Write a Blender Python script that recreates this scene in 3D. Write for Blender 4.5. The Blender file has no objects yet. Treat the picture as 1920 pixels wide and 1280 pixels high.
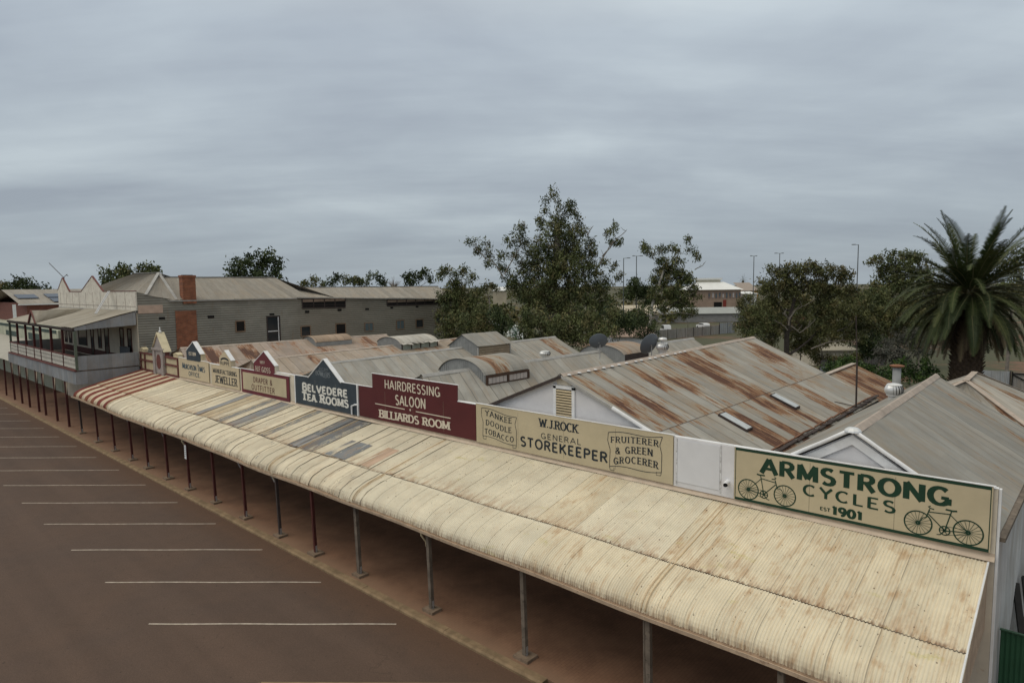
import bpy, math, random
import numpy as np
from mathutils import Matrix, Vector
PI = math.pi
rnd = random.Random(7)
nrg = np.random.default_rng(11)
C = bpy.context.scene.collection
sc = bpy.context.scene

# ------------------------------------------------------------------ camera
CAMZ = 12.0
FOC = 1195.0
RM = np.array([[0.74317849, 0.04974594, -0.66724139],
               [0.66900019, -0.07187523, 0.73977882],
               [-0.01115713, -0.99617232, -0.08669617]])
cam_d = bpy.data.cameras.new("camera")
cam = bpy.data.objects.new("camera", cam_d)
C.objects.link(cam)
cam_d.sensor_width = 36.0
cam_d.lens = FOC / 1920 * 36
cam_d.clip_start = 0.1
cam_d.clip_end = 6000
r_, d_, f_ = RM[:, 0], RM[:, 1], RM[:, 2]
cam.matrix_world = Matrix(((r_[0], -d_[0], -f_[0], 0), (r_[1], -d_[1], -f_[1], 0), (r_[2], -d_[2], -f_[2], CAMZ), (0, 0, 0, 1)))
sc.camera = cam

# ------------------------------------------------------------------ sun, exposure
SUN_EL, SUN_AZ = math.radians(58), math.radians(205)
sun_d = bpy.data.lights.new("sun", 'SUN')
sun_d.energy = 1.15
sun_d.angle = math.radians(45)
sun_d.color = (1.0, 0.94, 0.84)
sun = bpy.data.objects.new("sun", sun_d)
C.objects.link(sun)
sdir = Vector((math.cos(SUN_EL) * math.sin(SUN_AZ), math.cos(SUN_EL) * math.cos(SUN_AZ), math.sin(SUN_EL)))
sun.rotation_euler = sdir.to_track_quat('Z', 'Y').to_euler()
sun.location = (0, 0, 60)
sc.view_settings.view_transform = 'Standard'
sc.view_settings.look = 'None'
sc.view_settings.exposure = 0.0
sc.view_settings.gamma = 1.0
sc.view_settings.use_curve_mapping = False

# ------------------------------------------------------------------ world: overcast sky
def make_world():
    w = bpy.data.worlds.new("World")
    sc.world = w
    w.use_nodes = True
    nt = w.node_tree
    N, L = nt.nodes, nt.links
    N.clear()
    out = N.new('ShaderNodeOutputWorld')
    bg = N.new('ShaderNodeBackground')
    bg.inputs[1].default_value = 0.1
    L.new(bg.outputs[0], out.inputs[0])
    sky = N.new('ShaderNodeTexSky')
    sky.sky_type = 'NISHITA'
    sky.sun_disc = False
    sky.sun_elevation = SUN_EL
    sky.sun_rotation = SUN_AZ
    tc = N.new('ShaderNodeTexCoord')
    sep = N.new('ShaderNodeSeparateXYZ')
    L.new(tc.outputs['Generated'], sep.inputs[0])
    def math_(op, a, b=None, c=None):
        n = N.new('ShaderNodeMath'); n.operation = op
        for i, v in enumerate((a, b, c)):
            if v is None: continue
            if isinstance(v, (int, float)): n.inputs[i].default_value = v
            else: L.new(v, n.inputs[i])
        return n.outputs[0]
    z = math_('MAXIMUM', sep.outputs[2], 0.0)
    den = math_('ADD', z, 0.17)
    px = math_('DIVIDE', sep.outputs[0], den)
    py = math_('DIVIDE', sep.outputs[1], den)
    # cloud deck coordinates (the deck is a plane overhead); streets of cloud run roughly along X-Y diagonal
    a = math.radians(43)
    u = math_('ADD', math_('MULTIPLY', px, math.cos(a)), math_('MULTIPLY', py, math.sin(a)))
    v = math_('SUBTRACT', math_('MULTIPLY', py, math.cos(a)), math_('MULTIPLY', px, math.sin(a)))
    def noise(su, sv, off, scale, det, rough, dist=0.0):
        cmb = N.new('ShaderNodeCombineXYZ')
        L.new(math_('MULTIPLY', u, su), cmb.inputs[0]); L.new(math_('MULTIPLY', v, sv), cmb.inputs[1])
        cmb.inputs[2].default_value = off
        n = N.new('ShaderNodeTexNoise')
        n.inputs['Scale'].default_value = scale; n.inputs['Detail'].default_value = det
        n.inputs['Roughness'].default_value = rough; n.inputs['Distortion'].default_value = dist
        L.new(cmb.outputs[0], n.inputs['Vector'])
        return n.outputs['Fac']
    n1 = noise(0.72, 1.0, 3.1, 1.25, 5, 0.52, 0.22)
    n2 = noise(0.30, 1.9, 7.7, 1.9, 5, 0.55, 0.2)
    mixv = math_('ADD', math_('MULTIPLY', n1, 0.72), math_('MULTIPLY', n2, 0.28))
    cr = N.new('ShaderNodeValToRGB')
    e = cr.color_ramp.elements
    e[0].position = 0.34; e[0].color = (3.5, 3.95, 4.5, 1)
    e[1].position = 0.66; e[1].color = (5.35, 6.0, 6.4, 1)
    m = cr.color_ramp.elements.new(0.5); m.color = (4.3, 4.86, 5.35, 1)
    L.new(mixv, cr.inputs[0])
    # pale band of thinner, bluer cloud low over the horizon
    lowr = N.new('ShaderNodeMapRange'); lowr.inputs[1].default_value = 0.0; lowr.inputs[2].default_value = 0.13
    lowr.inputs[3].default_value = 0.62; lowr.inputs[4].default_value = 0.0
    L.new(z, lowr.inputs[0])
    mx = N.new('ShaderNodeMix'); mx.data_type = 'RGBA'
    L.new(lowr.outputs[0], mx.inputs[0]); L.new(cr.outputs[0], mx.inputs[6])
    mx.inputs[7].default_value = (3.9, 4.55, 5.15, 1)
    # an overcast sky is brightest overhead
    zen = N.new('ShaderNodeMapRange'); zen.interpolation_type = 'SMOOTHSTEP'
    zen.inputs[1].default_value = 0.36; zen.inputs[2].default_value = 0.95
    zen.inputs[3].default_value = 1.0; zen.inputs[4].default_value = 1.38
    L.new(z, zen.inputs[0])
    zl = N.new('ShaderNodeMapRange'); zl.inputs[1].default_value = 0.03; zl.inputs[2].default_value = 0.40
    zl.inputs[3].default_value = 0.84; zl.inputs[4].default_value = 1.22
    L.new(z, zl.inputs[0])
    zen = type('o', (), {'outputs': [math_('MULTIPLY', zen.outputs[0], zl.outputs[0])]})
    sc_ = N.new('ShaderNodeVectorMath'); sc_.operation = 'SCALE'
    L.new(mx.outputs[2], sc_.inputs[0]); L.new(zen.outputs[0], sc_.inputs[3])
    zt = N.new('ShaderNodeMix'); zt.data_type = 'RGBA'; zt.blend_type = 'MULTIPLY'
    zw = N.new('ShaderNodeMapRange'); zw.inputs[1].default_value = 0.35; zw.inputs[2].default_value = 0.8
    L.new(z, zw.inputs[0]); L.new(zw.outputs[0], zt.inputs[0]); L.new(sc_.outputs[0], zt.inputs[6]); zt.inputs[7].default_value = (1.16, 1.0, .82, 1)
    fin = N.new('ShaderNodeMix'); fin.data_type = 'RGBA'
    fin.inputs[0].default_value = 0.93
    L.new(sky.outputs[0], fin.inputs[6]); L.new(zt.outputs[2], fin.inputs[7])
    L.new(fin.outputs[2], bg.inputs[0])
make_world()

# ------------------------------------------------------------------ picking real positions from the survey of the photo
def ray(u, v): return RM @ np.array([u - 960, v - 640, FOC])
O3 = np.array([0, 0, CAMZ])
def Pd(u, v, depth): return ray(u, v) * (depth / FOC) + O3
def Pz(u, v, z): d = ray(u, v); return d * ((z - CAMZ) / d[2]) + O3
def Py(u, v, y): d = ray(u, v); return d * (y / d[1]) + O3
def Px(u, v, x): d = ray(u, v); return d * (x / d[0]) + O3

# ------------------------------------------------------------------ mesh builder
class MB:
    def __init__(s): s.v = []; s.f = []; s.uv = {}; s.mi = []; s.m = 0
    def add(s, vs, fs, uvs=None):
        b = len(s.v); s.v.extend([tuple(map(float, p)) for p in vs])
        for k, f in enumerate(fs):
            if uvs is not None: s.uv[len(s.f)] = [uvs[i] for i in f]
            s.f.append([b + i for i in f]); s.mi.append(s.m)
        return s
    def box(s, a, b):
        x0, y0, z0 = a; x1, y1, z1 = b
        x0, x1 = min(x0, x1), max(x0, x1); y0, y1 = min(y0, y1), max(y0, y1); z0, z1 = min(z0, z1), max(z0, z1)
        vs = [(x0, y0, z0), (x1, y0, z0), (x1, y1, z0), (x0, y1, z0), (x0, y0, z1), (x1, y0, z1), (x1, y1, z1), (x0, y1, z1)]
        return s.add(vs, [(0, 3, 2, 1), (4, 5, 6, 7), (0, 1, 5, 4), (1, 2, 6, 5), (2, 3, 7, 6), (3, 0, 4, 7)])
    def beam(s, a, b, w, h, up=(0, 0, 1)):
        a, b = Vector(a), Vector(b); d = (b - a).normalized(); up = Vector(up)
        if abs(d.dot(up)) > .98: up = Vector((1, 0, 0))
        sx = d.cross(up).normalized() * w / 2; sy = sx.cross(d).normalized() * h / 2
        vs = []
        for p in (a, b):
            for i, j in ((-1, -1), (1, -1), (1, 1), (-1, 1)): vs.append(p + sx * i + sy * j)
        return s.add(vs, [(3, 2, 1, 0), (4, 5, 6, 7), (0, 1, 5, 4), (1, 2, 6, 5), (2, 3, 7, 6), (3, 0, 4, 7)])
    def path(s, pts, rads, n=8, caps=True):
        pts = [Vector(p) for p in pts]
        if isinstance(rads, (int, float)): rads = [rads] * len(pts)
        vs = []; fs = []
        prev = None
        for i, p in enumerate(pts):
            d = (pts[min(i + 1, len(pts) - 1)] - pts[max(i - 1, 0)]).normalized()
            ref = prev if prev is not None else (Vector((0, 0, 1)) if abs(d.z) < .9 else Vector((1, 0, 0)))
            a = (ref - d * ref.dot(d))
            if a.length < 1e-4: a = d.orthogonal()
            a.normalize(); b = d.cross(a); prev = a
            for k in range(n):
                t = 2 * PI * k / n
                vs.append(p + (a * math.cos(t) + b * math.sin(t)) * rads[i])
        for i in range(len(pts) - 1):
            for k in range(n):
                k2 = (k + 1) % n
                fs.append((i * n + k, i * n + k2, (i + 1) * n + k2, (i + 1) * n + k))
        if caps:
            fs.append(tuple(reversed(range(n)))); fs.append(tuple(range((len(pts) - 1) * n, len(pts) * n)))
        return s.add(vs, fs)
    def lathe(s, c, prof, n=20, cap=True):
        vs = []; fs = []
        for r, z in prof:
            for k in range(n):
                t = 2 * PI * k / n
                vs.append((c[0] + r * math.cos(t), c[1] + r * math.sin(t), c[2] + z))
        m = len(prof)
        for i in range(m - 1):
            for k in range(n):
                k2 = (k + 1) % n
                fs.append((i * n + k, i * n + k2, (i + 1) * n + k2, (i + 1) * n + k))
        if cap: fs.append(tuple(reversed(range(n)))); fs.append(tuple(range((m - 1) * n, m * n)))
        return s.add(vs, fs)
    def prism(s, poly, d):
        n = len(poly); d = Vector(d)
        vs = [Vector(p) for p in poly] + [Vector(p) + d for p in poly]
        fs = [tuple(range(n)), tuple(reversed(range(n, 2 * n)))] + [(i + n, (i + 1) % n + n, (i + 1) % n, i)[::1] for i in range(n)]
        return s.add(vs, fs)
    def corr(s, A, B, Cc, D, pitch=.076, amp=.009, nv=4, sheet=.762, lift=.006, sag=.012, samp=5, uo=0.0, vo=0.0):
        A, B, Cc, D = [np.array(p, float) for p in (A, B, Cc, D)]
        U = max(np.linalg.norm(B - A), np.linalg.norm(Cc - D)); Vl = (np.linalg.norm(D - A) + np.linalg.norm(Cc - B)) / 2
        nu = max(2, int(U / pitch * samp)); us = np.linspace(0, 1, nu + 1); vs_ = np.linspace(0, 1, nv + 1)
        nrm = np.cross(B - A, D - A); nrm /= np.linalg.norm(nrm)
        if nrm[2] < -1e-6: nrm = -nrm
        uu, vv = np.meshgrid(us, vs_, indexing='ij')
        P = ((1 - uu) * (1 - vv))[..., None] * A + (uu * (1 - vv))[..., None] * B + (uu * vv)[..., None] * Cc + ((1 - uu) * vv)[..., None] * D
        um = uu * U
        w = amp * np.sin(um / pitch * 2 * PI) + lift * ((um / sheet) % 1.0)
        g = nrg.normal(0, 1, (int(U / 1.1) + 3, nv + 3))
        gi = np.clip((um / 1.1).astype(int), 0, g.shape[0] - 2); gf = um / 1.1 - gi
        gv = (vv * nv + .5).astype(int)
        w = w + sag * ((1 - gf) * g[gi, gv] + gf * g[gi + 1, gv])
        P = P + w[..., None] * nrm
        vs = P.reshape(-1, 3); W = nv + 1
        uvs = np.stack([um + uo, vv * Vl + vo], -1).reshape(-1, 2)
        fs = [(i * W + j, (i + 1) * W + j, (i + 1) * W + j + 1, i * W + j + 1) for i in range(nu) for j in range(nv)]
        return s.add(vs, fs, [tuple(x) for x in uvs])

def obj(name, mb, mats, parent=None, smooth=False):
    me = bpy.data.meshes.new(name)
    me.from_pydata(mb.v, [], mb.f)
    if not isinstance(mats, (list, tuple)): mats = [mats]
    for m in mats: me.materials.append(m)
    if len(mats) > 1: me.polygons.foreach_set('material_index', np.array(mb.mi, dtype=np.int32))
    if mb.uv:
        ul = me.uv_layers.new(name='uv')
        arr = np.zeros((len(me.loops), 2), dtype=np.float32)
        for p in me.polygons:
            q = mb.uv.get(p.index)
            if q is not None: arr[p.loop_start:p.loop_start + len(q)] = q
        ul.data.foreach_set('uv', arr.ravel())
    if smooth: me.polygons.foreach_set('use_smooth', np.ones(len(me.polygons), dtype=bool))
    me.update()
    o = bpy.data.objects.new(name, me)
    C.objects.link(o)
    if parent is not None:
        o.parent = parent
        o.matrix_parent_inverse = Matrix.Translation(-root_loc(parent))
    return o
def root_loc(o):
    t = Vector(o.location) if o.type == 'EMPTY' else Vector((0, 0, 0))
    return t
def sub(name, mb, mats, parent, **k):
    """a sub-part: parent is a mesh part whose own transform is the identity"""
    o = obj(name, mb, mats, None, **k)
    o.parent = parent
    return o
def thing(name, label, cat, loc=(0, 0, 0), group=None):
    o = bpy.data.objects.new(name, None)
    o.empty_display_size = .3
    o.location = tuple(float(x) for x in loc)
    C.objects.link(o)
    return tag(o, label, cat, group)
def tag(o, label, cat, group=None, kind=None):
    o['label'] = label; o['category'] = cat
    if group: o['group'] = group
    if kind: o['kind'] = kind
    return o
def struct(name, mb, m, label, cat, kind='structure', **k):
    return tag(obj(name, mb, m, **k), label, cat, kind=kind)
def clone(root, loc, label=None):
    r = root.copy(); C.objects.link(r); r.location = tuple(float(x) for x in loc)
    if label: r['label'] = label
    def rec(src, dst):
        for ch in src.children:
            c = ch.copy(); C.objects.link(c); c.parent = dst
            rec(ch, c)
    rec(root, r)
    return r

# ------------------------------------------------------------------ materials
def nodes(name):
    m = bpy.data.materials.new(name); m.use_nodes = True
    nt = m.node_tree; b = nt.nodes['Principled BSDF']
    return m, nt, b
class NB:
    def __init__(s, nt): s.nt = nt; s.N = nt.nodes; s.L = nt.links
    def m(s, op, a, b=None, c=None):
        n = s.N.new('ShaderNodeMath'); n.operation = op
        for i, v in enumerate((a, b, c)):
            if v is None: continue
            if isinstance(v, (int, float)): n.inputs[i].default_value = v
            else: s.L.new(v, n.inputs[i])
        return n.outputs[0]
    def vec(s, x, y, z=0.0):
        n = s.N.new('ShaderNodeCombineXYZ')
        for i, v in enumerate((x, y, z)):
            if isinstance(v, (int, float)): n.inputs[i].default_value = v
            else: s.L.new(v, n.inputs[i])
        return n.outputs[0]
    def noise(s, vec, scale, det=4, rough=.55, dist=0.0):
        n = s.N.new('ShaderNodeTexNoise')
        n.inputs['Scale'].default_value = scale; n.inputs['Detail'].default_value = det
        n.inputs['Roughness'].default_value = rough; n.inputs['Distortion'].default_value = dist
        if vec is not None: s.L.new(vec, n.inputs['Vector'])
        return n.outputs['Fac']
    def ramp(s, fac, a, b, lo=0.0, hi=1.0):
        n = s.N.new('ShaderNodeMapRange'); n.interpolation_type = 'SMOOTHSTEP'
        for i, v in zip((1, 2, 3, 4), (a, b, lo, hi)): n.inputs[i].default_value = v
        s.L.new(fac, n.inputs[0])
        return n.outputs[0]
    def mix(s, fac, a, b):
        n = s.N.new('ShaderNodeMix'); n.data_type = 'RGBA'
        for i, v in ((0, fac), (6, a), (7, b)):
            if isinstance(v, (int, float)): n.inputs[i].default_value = v
            elif isinstance(v, tuple): n.inputs[i].default_value = (*v, 1)
            else: s.L.new(v, n.inputs[i])
        return n.outputs[2]
    def mul(s, col, fac):
        n = s.N.new('ShaderNodeVectorMath'); n.operation = 'SCALE'
        if isinstance(col, tuple): n.inputs[0].default_value = col
        else: s.L.new(col, n.inputs[0])
        if isinstance(fac, (int, float)): n.inputs[3].default_value = fac
        else: s.L.new(fac, n.inputs[3])
        return n.outputs[0]
    def obj(s):
        n = s.N.new('ShaderNodeTexCoord'); return n.outputs['Object']
    def uv(s):
        n = s.N.new('ShaderNodeTexCoord'); q = s.N.new('ShaderNodeSeparateXYZ')
        s.L.new(n.outputs['UV'], q.inputs[0]); return q.outputs[0], q.outputs[1]
    def xyz(s):
        n = s.N.new('ShaderNodeTexCoord'); q = s.N.new('ShaderNodeSeparateXYZ')
        s.L.new(n.outputs['Object'], q.inputs[0]); return q.outputs[0], q.outputs[1], q.outputs[2]
    def white(s, w):
        n = s.N.new('ShaderNodeTexWhiteNoise'); n.noise_dimensions = '1D'
        s.L.new(w, n.inputs['W']); return n.outputs['Value']
    def bump(s, b, h, st=.3, dist=.02):
        n = s.N.new('ShaderNodeBump'); n.inputs['Strength'].default_value = st; n.inputs['Distance'].default_value = dist
        s.L.new(h, n.inputs['Height']); s.L.new(n.outputs[0], b.inputs['Normal'])
_mc = {}
def paint(name, col, rough=.75, var=.18, scale=1.5, dirt=0.0, dirtcol=(.12, .09, .06), metal=0.0, spec=.3):
    if name in _mc: return _mc[name]
    m, nt, b = nodes(name); k = NB(nt); o = k.obj()
    n = k.noise(o, scale, 6, .62)
    c = k.mul(col, k.ramp(n, .25, .75, 1 - var, 1 + var))
    if dirt > 0:
        n2 = k.noise(o, scale * 3.1, 7, .7, .3)
        c = k.mix(k.ramp(n2, .72 - dirt * .35, .80 - dirt * .2, 0, .75), c, dirtcol)
    k.L.new(c, b.inputs['Base Color'])
    b.inputs['Roughness'].default_value = rough; b.inputs['Metallic'].default_value = metal
    b.inputs['Specular IOR Level'].default_value = spec
    _mc[name] = m
    return m
def iron(name, col, rust=.3, seed=0.0, joint=None, seam=.55, sheet=.762, var=.14, tan=(.30, .215, .125), cond=None):
    """weathered corrugated sheet; uv in metres, u across the sheets, v down the slope"""
    m, nt, b = nodes(name); k = NB(nt); u, v = k.uv()
    us = k.m('DIVIDE', u, sheet); idx = k.m('FLOOR', us); fr = k.m('FRACT', us)
    if joint: idx = k.m('ADD', idx, k.m('MULTIPLY', k.m('FLOOR', k.m('DIVIDE', v, joint)), 37.0))
    r = k.white(k.m('ADD', idx, seed)); r2 = k.white(k.m('ADD', idx, seed + 91.3))
    c = k.mul(col, k.m('ADD', k.m('MULTIPLY', r, 2 * var), 1 - var))
    mott = k.noise(k.vec(k.m('MULTIPLY', u, 1.6), k.m('MULTIPLY', v, .7), seed), 1.1, 6, .65)
    c = k.mul(c, k.ramp(mott, .25, .78, .84, 1.14))
    strk = k.noise(k.vec(k.m('MULTIPLY', u, 9.0), k.m('MULTIPLY', v, .35), seed + 5), 1.0, 4, .6)
    c = k.mix(k.ramp(strk, .5, .8, 0, .35 + .4 * rust), c, tan)
    big = k.noise(k.vec(k.m('MULTIPLY', u, .33), k.m('MULTIPLY', v, .22), seed + 9), 1.0, 3, .5)
    c = k.mix(k.ramp(k.noise(k.vec(k.m('MULTIPLY', u, .8), k.m('MULTIPLY', v, .35), seed + 77), 1.0, 5, .65), .42, .72, 0, .3 + .35 * min(rust, .8)), c, (.27, .205, .135))
    rn = k.noise(k.vec(k.m('MULTIPLY', u, 5.0), k.m('MULTIPLY', v, .66), seed + 2), 1.0, 8, .74, .4)
    q = k.m('ADD', k.m('ADD', rn, k.m('MULTIPLY', k.m('SUBTRACT', r2, .5), .30)), k.m('MULTIPLY', k.m('SUBTRACT', big, .5), 1.15))
    t0 = .86 - .36 * rust
    c = k.mix(k.ramp(q, t0, t0 + .10, 0, .75), c, tan)
    c = k.mix(k.ramp(q, t0 + .06, t0 + .13, 0, .88), c, (.205, .098, .046))
    c = k.mix(k.ramp(q, t0 + .155, t0 + .22, 0, .9), c, (.075, .030, .018))
    gap = k.m('MULTIPLY', k.m('GREATER_THAN', fr, .945), k.m('ADD', k.m('MULTIPLY', r, .75), .35))  # dark line at each lap: rust and the lap's shadow put into the colour
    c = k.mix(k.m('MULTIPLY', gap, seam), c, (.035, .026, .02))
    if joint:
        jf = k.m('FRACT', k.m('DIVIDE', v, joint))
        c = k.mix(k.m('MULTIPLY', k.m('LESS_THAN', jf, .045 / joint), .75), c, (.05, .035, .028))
    k.L.new(c, b.inputs['Base Color'])
    b.inputs['Roughness'].default_value = .66; b.inputs['Specular IOR Level'].default_value = .35
    return m
def cream(name, col, wear, lichen, seed, rough=.7, wearcol=(.17, .18, .185), stain=1.0, laps=1.0, svar=.18):
    """painted verandah sheet: wear shows bare blue-grey metal in streaks, rust at the lower edge, specks"""
    m, nt, b = nodes(name); k = NB(nt); u, v = k.uv()
    idx = k.m('FLOOR', k.m('DIVIDE', u, .782)); r = k.white(k.m('ADD', idx, seed)); r2 = k.white(k.m('ADD', idx, seed + 17))
    c = k.mul(col, k.m('ADD', k.m('MULTIPLY', r, svar), 1 - svar / 2))
    mot = k.noise(k.vec(u, v, seed), .9, 6, .6)
    c = k.mul(c, k.ramp(mot, .25, .75, .88, 1.08))
    st = k.noise(k.vec(k.m('MULTIPLY', u, 7.0), k.m('MULTIPLY', v, .6), seed), 1.3, 5, .65)
    c = k.mix(k.ramp(st, .48, .76, 0, .55 * stain), c, (.46, .29, .14))
    st2 = k.noise(k.vec(k.m('MULTIPLY', u, 2.0), k.m('MULTIPLY', v, 1.1), seed + 31), 1.0, 5, .65)
    c = k.mix(k.ramp(st2, .52, .70, 0, .5 * stain), c, (.44, .27, .13))
    edge = k.m('FRACT', k.m('DIVIDE', v, 4.0))
    est = k.noise(k.vec(k.m('MULTIPLY', u, 3.0), v, seed + 44), 1.2, 5, .7)
    c = k.mix(k.m('MULTIPLY', k.ramp(est, .42, .62), k.ramp(edge, .62, .93, 0, .45)), c, (.38, .21, .10))
    w = k.noise(k.vec(k.m('MULTIPLY', u, 5.5), k.m('MULTIPLY', v, 1.3), seed + 3), 1.5, 7, .75, .4)
    wq = k.m('ADD', w, k.m('MULTIPLY', k.m('SUBTRACT', r2, .5), .34))
    t = .92 - .42 * wear
    c = k.mix(k.ramp(wq, t, t + .035, 0, .85), c, wearcol)
    sp = k.noise(k.vec(k.m('MULTIPLY', u, 1.0), k.m('MULTIPLY', v, .8), seed + 12), 9.0, 3, .5)
    c = k.mix(k.ramp(sp, .70, .73, 0, .85), c, (.07, .045, .03))
    lapf = k.m('FRACT', k.m('DIVIDE', u, .782))
    ln_ = k.noise(k.vec(k.m('MULTIPLY', idx, 3.7), k.m('MULTIPLY', v, 1.4), seed + 60), 1.0, 4, .6)
    c = k.mix(k.m('MULTIPLY', k.m('LESS_THAN', lapf, .035), k.ramp(k.m('ADD', ln_, k.m('MULTIPLY', k.m('SUBTRACT', r2, .5), .3)), .46, .60, .08 * laps, .72 * laps)), c, (.10, .07, .045))
    tooth = k.noise(k.vec(k.m('MULTIPLY', u, 14.0), k.m('MULTIPLY', v, 2.0), seed + 8), 1.0, 3, .6)
    m1 = k.m('MULTIPLY', k.ramp(v, 3.50, 3.70), k.m('LESS_THAN', v, 3.95))
    c = k.mix(k.m('MULTIPLY', m1, k.ramp(tooth, .42, .62, 0, .75)), c, (.20, .10, .05))
    c = k.mix(k.m('MULTIPLY', k.ramp(v, 5.55, 6.05), k.ramp(tooth, .40, .60, 0, .85)), c, (.17, .085, .045))
    dots = k.noise(k.vec(k.m('MULTIPLY', u, 2.4), k.m('MULTIPLY', v, 1.2), seed + 70), 6.0, 2, .5)
    c = k.mix(k.ramp(dots, .70, .735, 0, .8), c, (.10, .055, .03))
    if lichen > 0:
        ln = k.noise(k.vec(k.m('MULTIPLY', u, .5), v, seed + 21), 1.3, 6, .7)
        c = k.mix(k.ramp(ln, .60, .74, 0, lichen), c, (.50, .44, .13))
    k.L.new(c, b.inputs['Base Color'])
    b.inputs['Roughness'].default_value = rough; b.inputs['Specular IOR Level'].default_value = .3
    return m
def bricks(name, c1, c2, mort, scale=1.0, axes='yz'):
    m, nt, b = nodes(name); k = NB(nt); x, y, z = k.xyz()
    vec = k.vec(y if axes == 'yz' else x, z, 0)
    t = k.N.new('ShaderNodeTexBrick')
    t.inputs['Scale'].default_value = scale; t.inputs['Color1'].default_value = (*c1, 1); t.inputs['Color2'].default_value = (*c2, 1); t.inputs['Mortar'].default_value = (*mort, 1)
    t.inputs['Brick Width'].default_value = .3; t.inputs['Row Height'].default_value = .115; t.inputs['Mortar Size'].default_value = .012
    k.L.new(vec, t.inputs['Vector'])
    n = k.noise(k.obj(), 2.0, 5, .6)
    c = k.mul(t.outputs[0], k.ramp(n, .25, .75, .75, 1.2))
    k.L.new(c, b.inputs['Base Color']); b.inputs['Roughness'].default_value = .9
    return m
def glass(name, col=(.02, .025, .03), rough=.12):
    m, nt, b = nodes(name)
    b.inputs['Base Color'].default_value = (*col, 1); b.inputs['Roughness'].default_value = rough
    return m

M_asphalt = None
def mk_asphalt():
    m, nt, b = nodes('asphalt'); k = NB(nt); o = k.obj(); x, y, z = k.xyz()
    n1 = k.noise(o, .16, 6, .6, .4); n2 = k.noise(o, 1.4, 6, .65); n3 = k.noise(o, 38, 3, .6)
    c = k.mix(k.ramp(n1, .3, .72), (.086, .058, .044), (.098, .063, .045))
    c = k.mul(c, k.ramp(n2, .25, .75, .95, 1.05)); c = k.mul(c, k.ramp(n3, .3, .7, .80, 1.20))
    # tyre-polished lanes along the street
    ln = k.noise(k.vec(k.m('MULTIPLY', x, .03), k.m('MULTIPLY', y, .8), 0), 1.0, 3, .5)
    c = k.mul(c, k.ramp(ln, .3, .7, .93, 1.07))
    # red dust near the kerb and in drifts
    du = k.ramp(k.m('ADD', y, k.m('MULTIPLY', n2, 1.6)), 12.6, 15.0, 0, .55)
    c = k.mix(du, c, (.13, .070, .040))
    d2 = k.noise(o, .75, 5, .7, .6)
    c = k.mix(k.ramp(d2, .70, .80, 0, .30), c, (.14, .075, .045))
    ck = k.N.new('ShaderNodeTexVoronoi'); ck.feature = 'DISTANCE_TO_EDGE'; ck.inputs['Scale'].default_value = .33
    wp = k.N.new('ShaderNodeVectorMath'); wp.operation = 'ADD'; nn = k.N.new('ShaderNodeTexNoise'); nn.inputs['Scale'].default_value = 1.2; nn.inputs['Detail'].default_value = 5
    k.L.new(o, nn.inputs['Vector']); k.L.new(o, wp.inputs[0]); k.L.new(nn.outputs['Color'], wp.inputs[1]); k.L.new(wp.outputs[0], ck.inputs['Vector'])
    c = k.mix(k.m('MULTIPLY', k.m('LESS_THAN', ck.outputs['Distance'], .006), k.ramp(n1, .50, .66, 0, .4)), c, (.045, .032, .024))
    gr = k.noise(o, 14, 2, .5)
    c = k.mul(c, k.ramp(gr, .3, .7, .93, 1.07))
    sp = k.noise(o, 5.5, 4, .6)
    c = k.mix(k.ramp(sp, .66, .70, 0, .6), c, (.030, .022, .018))
    sp2 = k.noise(o, 11, 3, .5); c = k.mix(k.ramp(sp2, .71, .74, 0, .6), c, (.022, .017, .015)); c = k.mix(k.ramp(sp2, .265, .24, 0, .5), c, (.20, .15, .11))
    k.L.new(c, b.inputs['Base Color']); b.inputs['Roughness'].default_value = .85; b.inputs['Specular IOR Level'].default_value = .25
    k.bump(b, n3, .25, .01)
    return m
def mk_paving():
    m, nt, b = nodes('paving'); k = NB(nt); o = k.obj(); x, y, z = k.xyz()
    t = k.N.new('ShaderNodeTexBrick'); t.offset = 0.5
    t.inputs['Scale'].default_value = 1; t.inputs['Brick Width'].default_value = .23; t.inputs['Row Height'].default_value = .115; t.inputs['Mortar Size'].default_value = .006
    t.inputs['Color1'].default_value = (.195, .102, .058, 1); t.inputs['Color2'].default_value = (.178, .092, .052, 1); t.inputs['Mortar'].default_value = (.125, .066, .04, 1)
    k.L.new(k.vec(y, x, 0), t.inputs['Vector'])
    n = k.noise(o, .6, 6, .65)
    c = k.mul(t.outputs[0], k.ramp(n, .25, .75, .75, 1.25))
    c = k.mix(k.ramp(k.noise(o, .3, 4, .6), .45, .7, 0, .5), c, (.20, .115, .068))
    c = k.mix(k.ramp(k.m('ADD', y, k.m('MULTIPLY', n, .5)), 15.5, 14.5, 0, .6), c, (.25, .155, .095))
    spk = k.noise(o, 9, 3, .5); c = k.mix(k.ramp(spk, .71, .74, 0, .6), c, (.05, .03, .02))
    k.L.new(c, b.inputs['Base Color']); b.inputs['Roughness'].default_value = .9
    return m
def mk_ground():
    m, nt, b = nodes('ground'); k = NB(nt); o = k.obj()
    n1 = k.noise(o, .05, 6, .6, .5); n2 = k.noise(o, .35, 6, .65); n3 = k.noise(o, 3.0, 5, .7)
    c = k.mix(k.ramp(k.m('ADD', k.m('MULTIPLY', n1, .6), k.m('MULTIPLY', n2, .4)), .36, .50), (.17, .085, .05), (.062, .064, .028))
    c = k.mul(c, k.ramp(n3, .25, .75, .7, 1.25))
    k.L.new(c, b.inputs['Base Color']); b.inputs['Roughness'].default_value = .95
    return m
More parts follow.
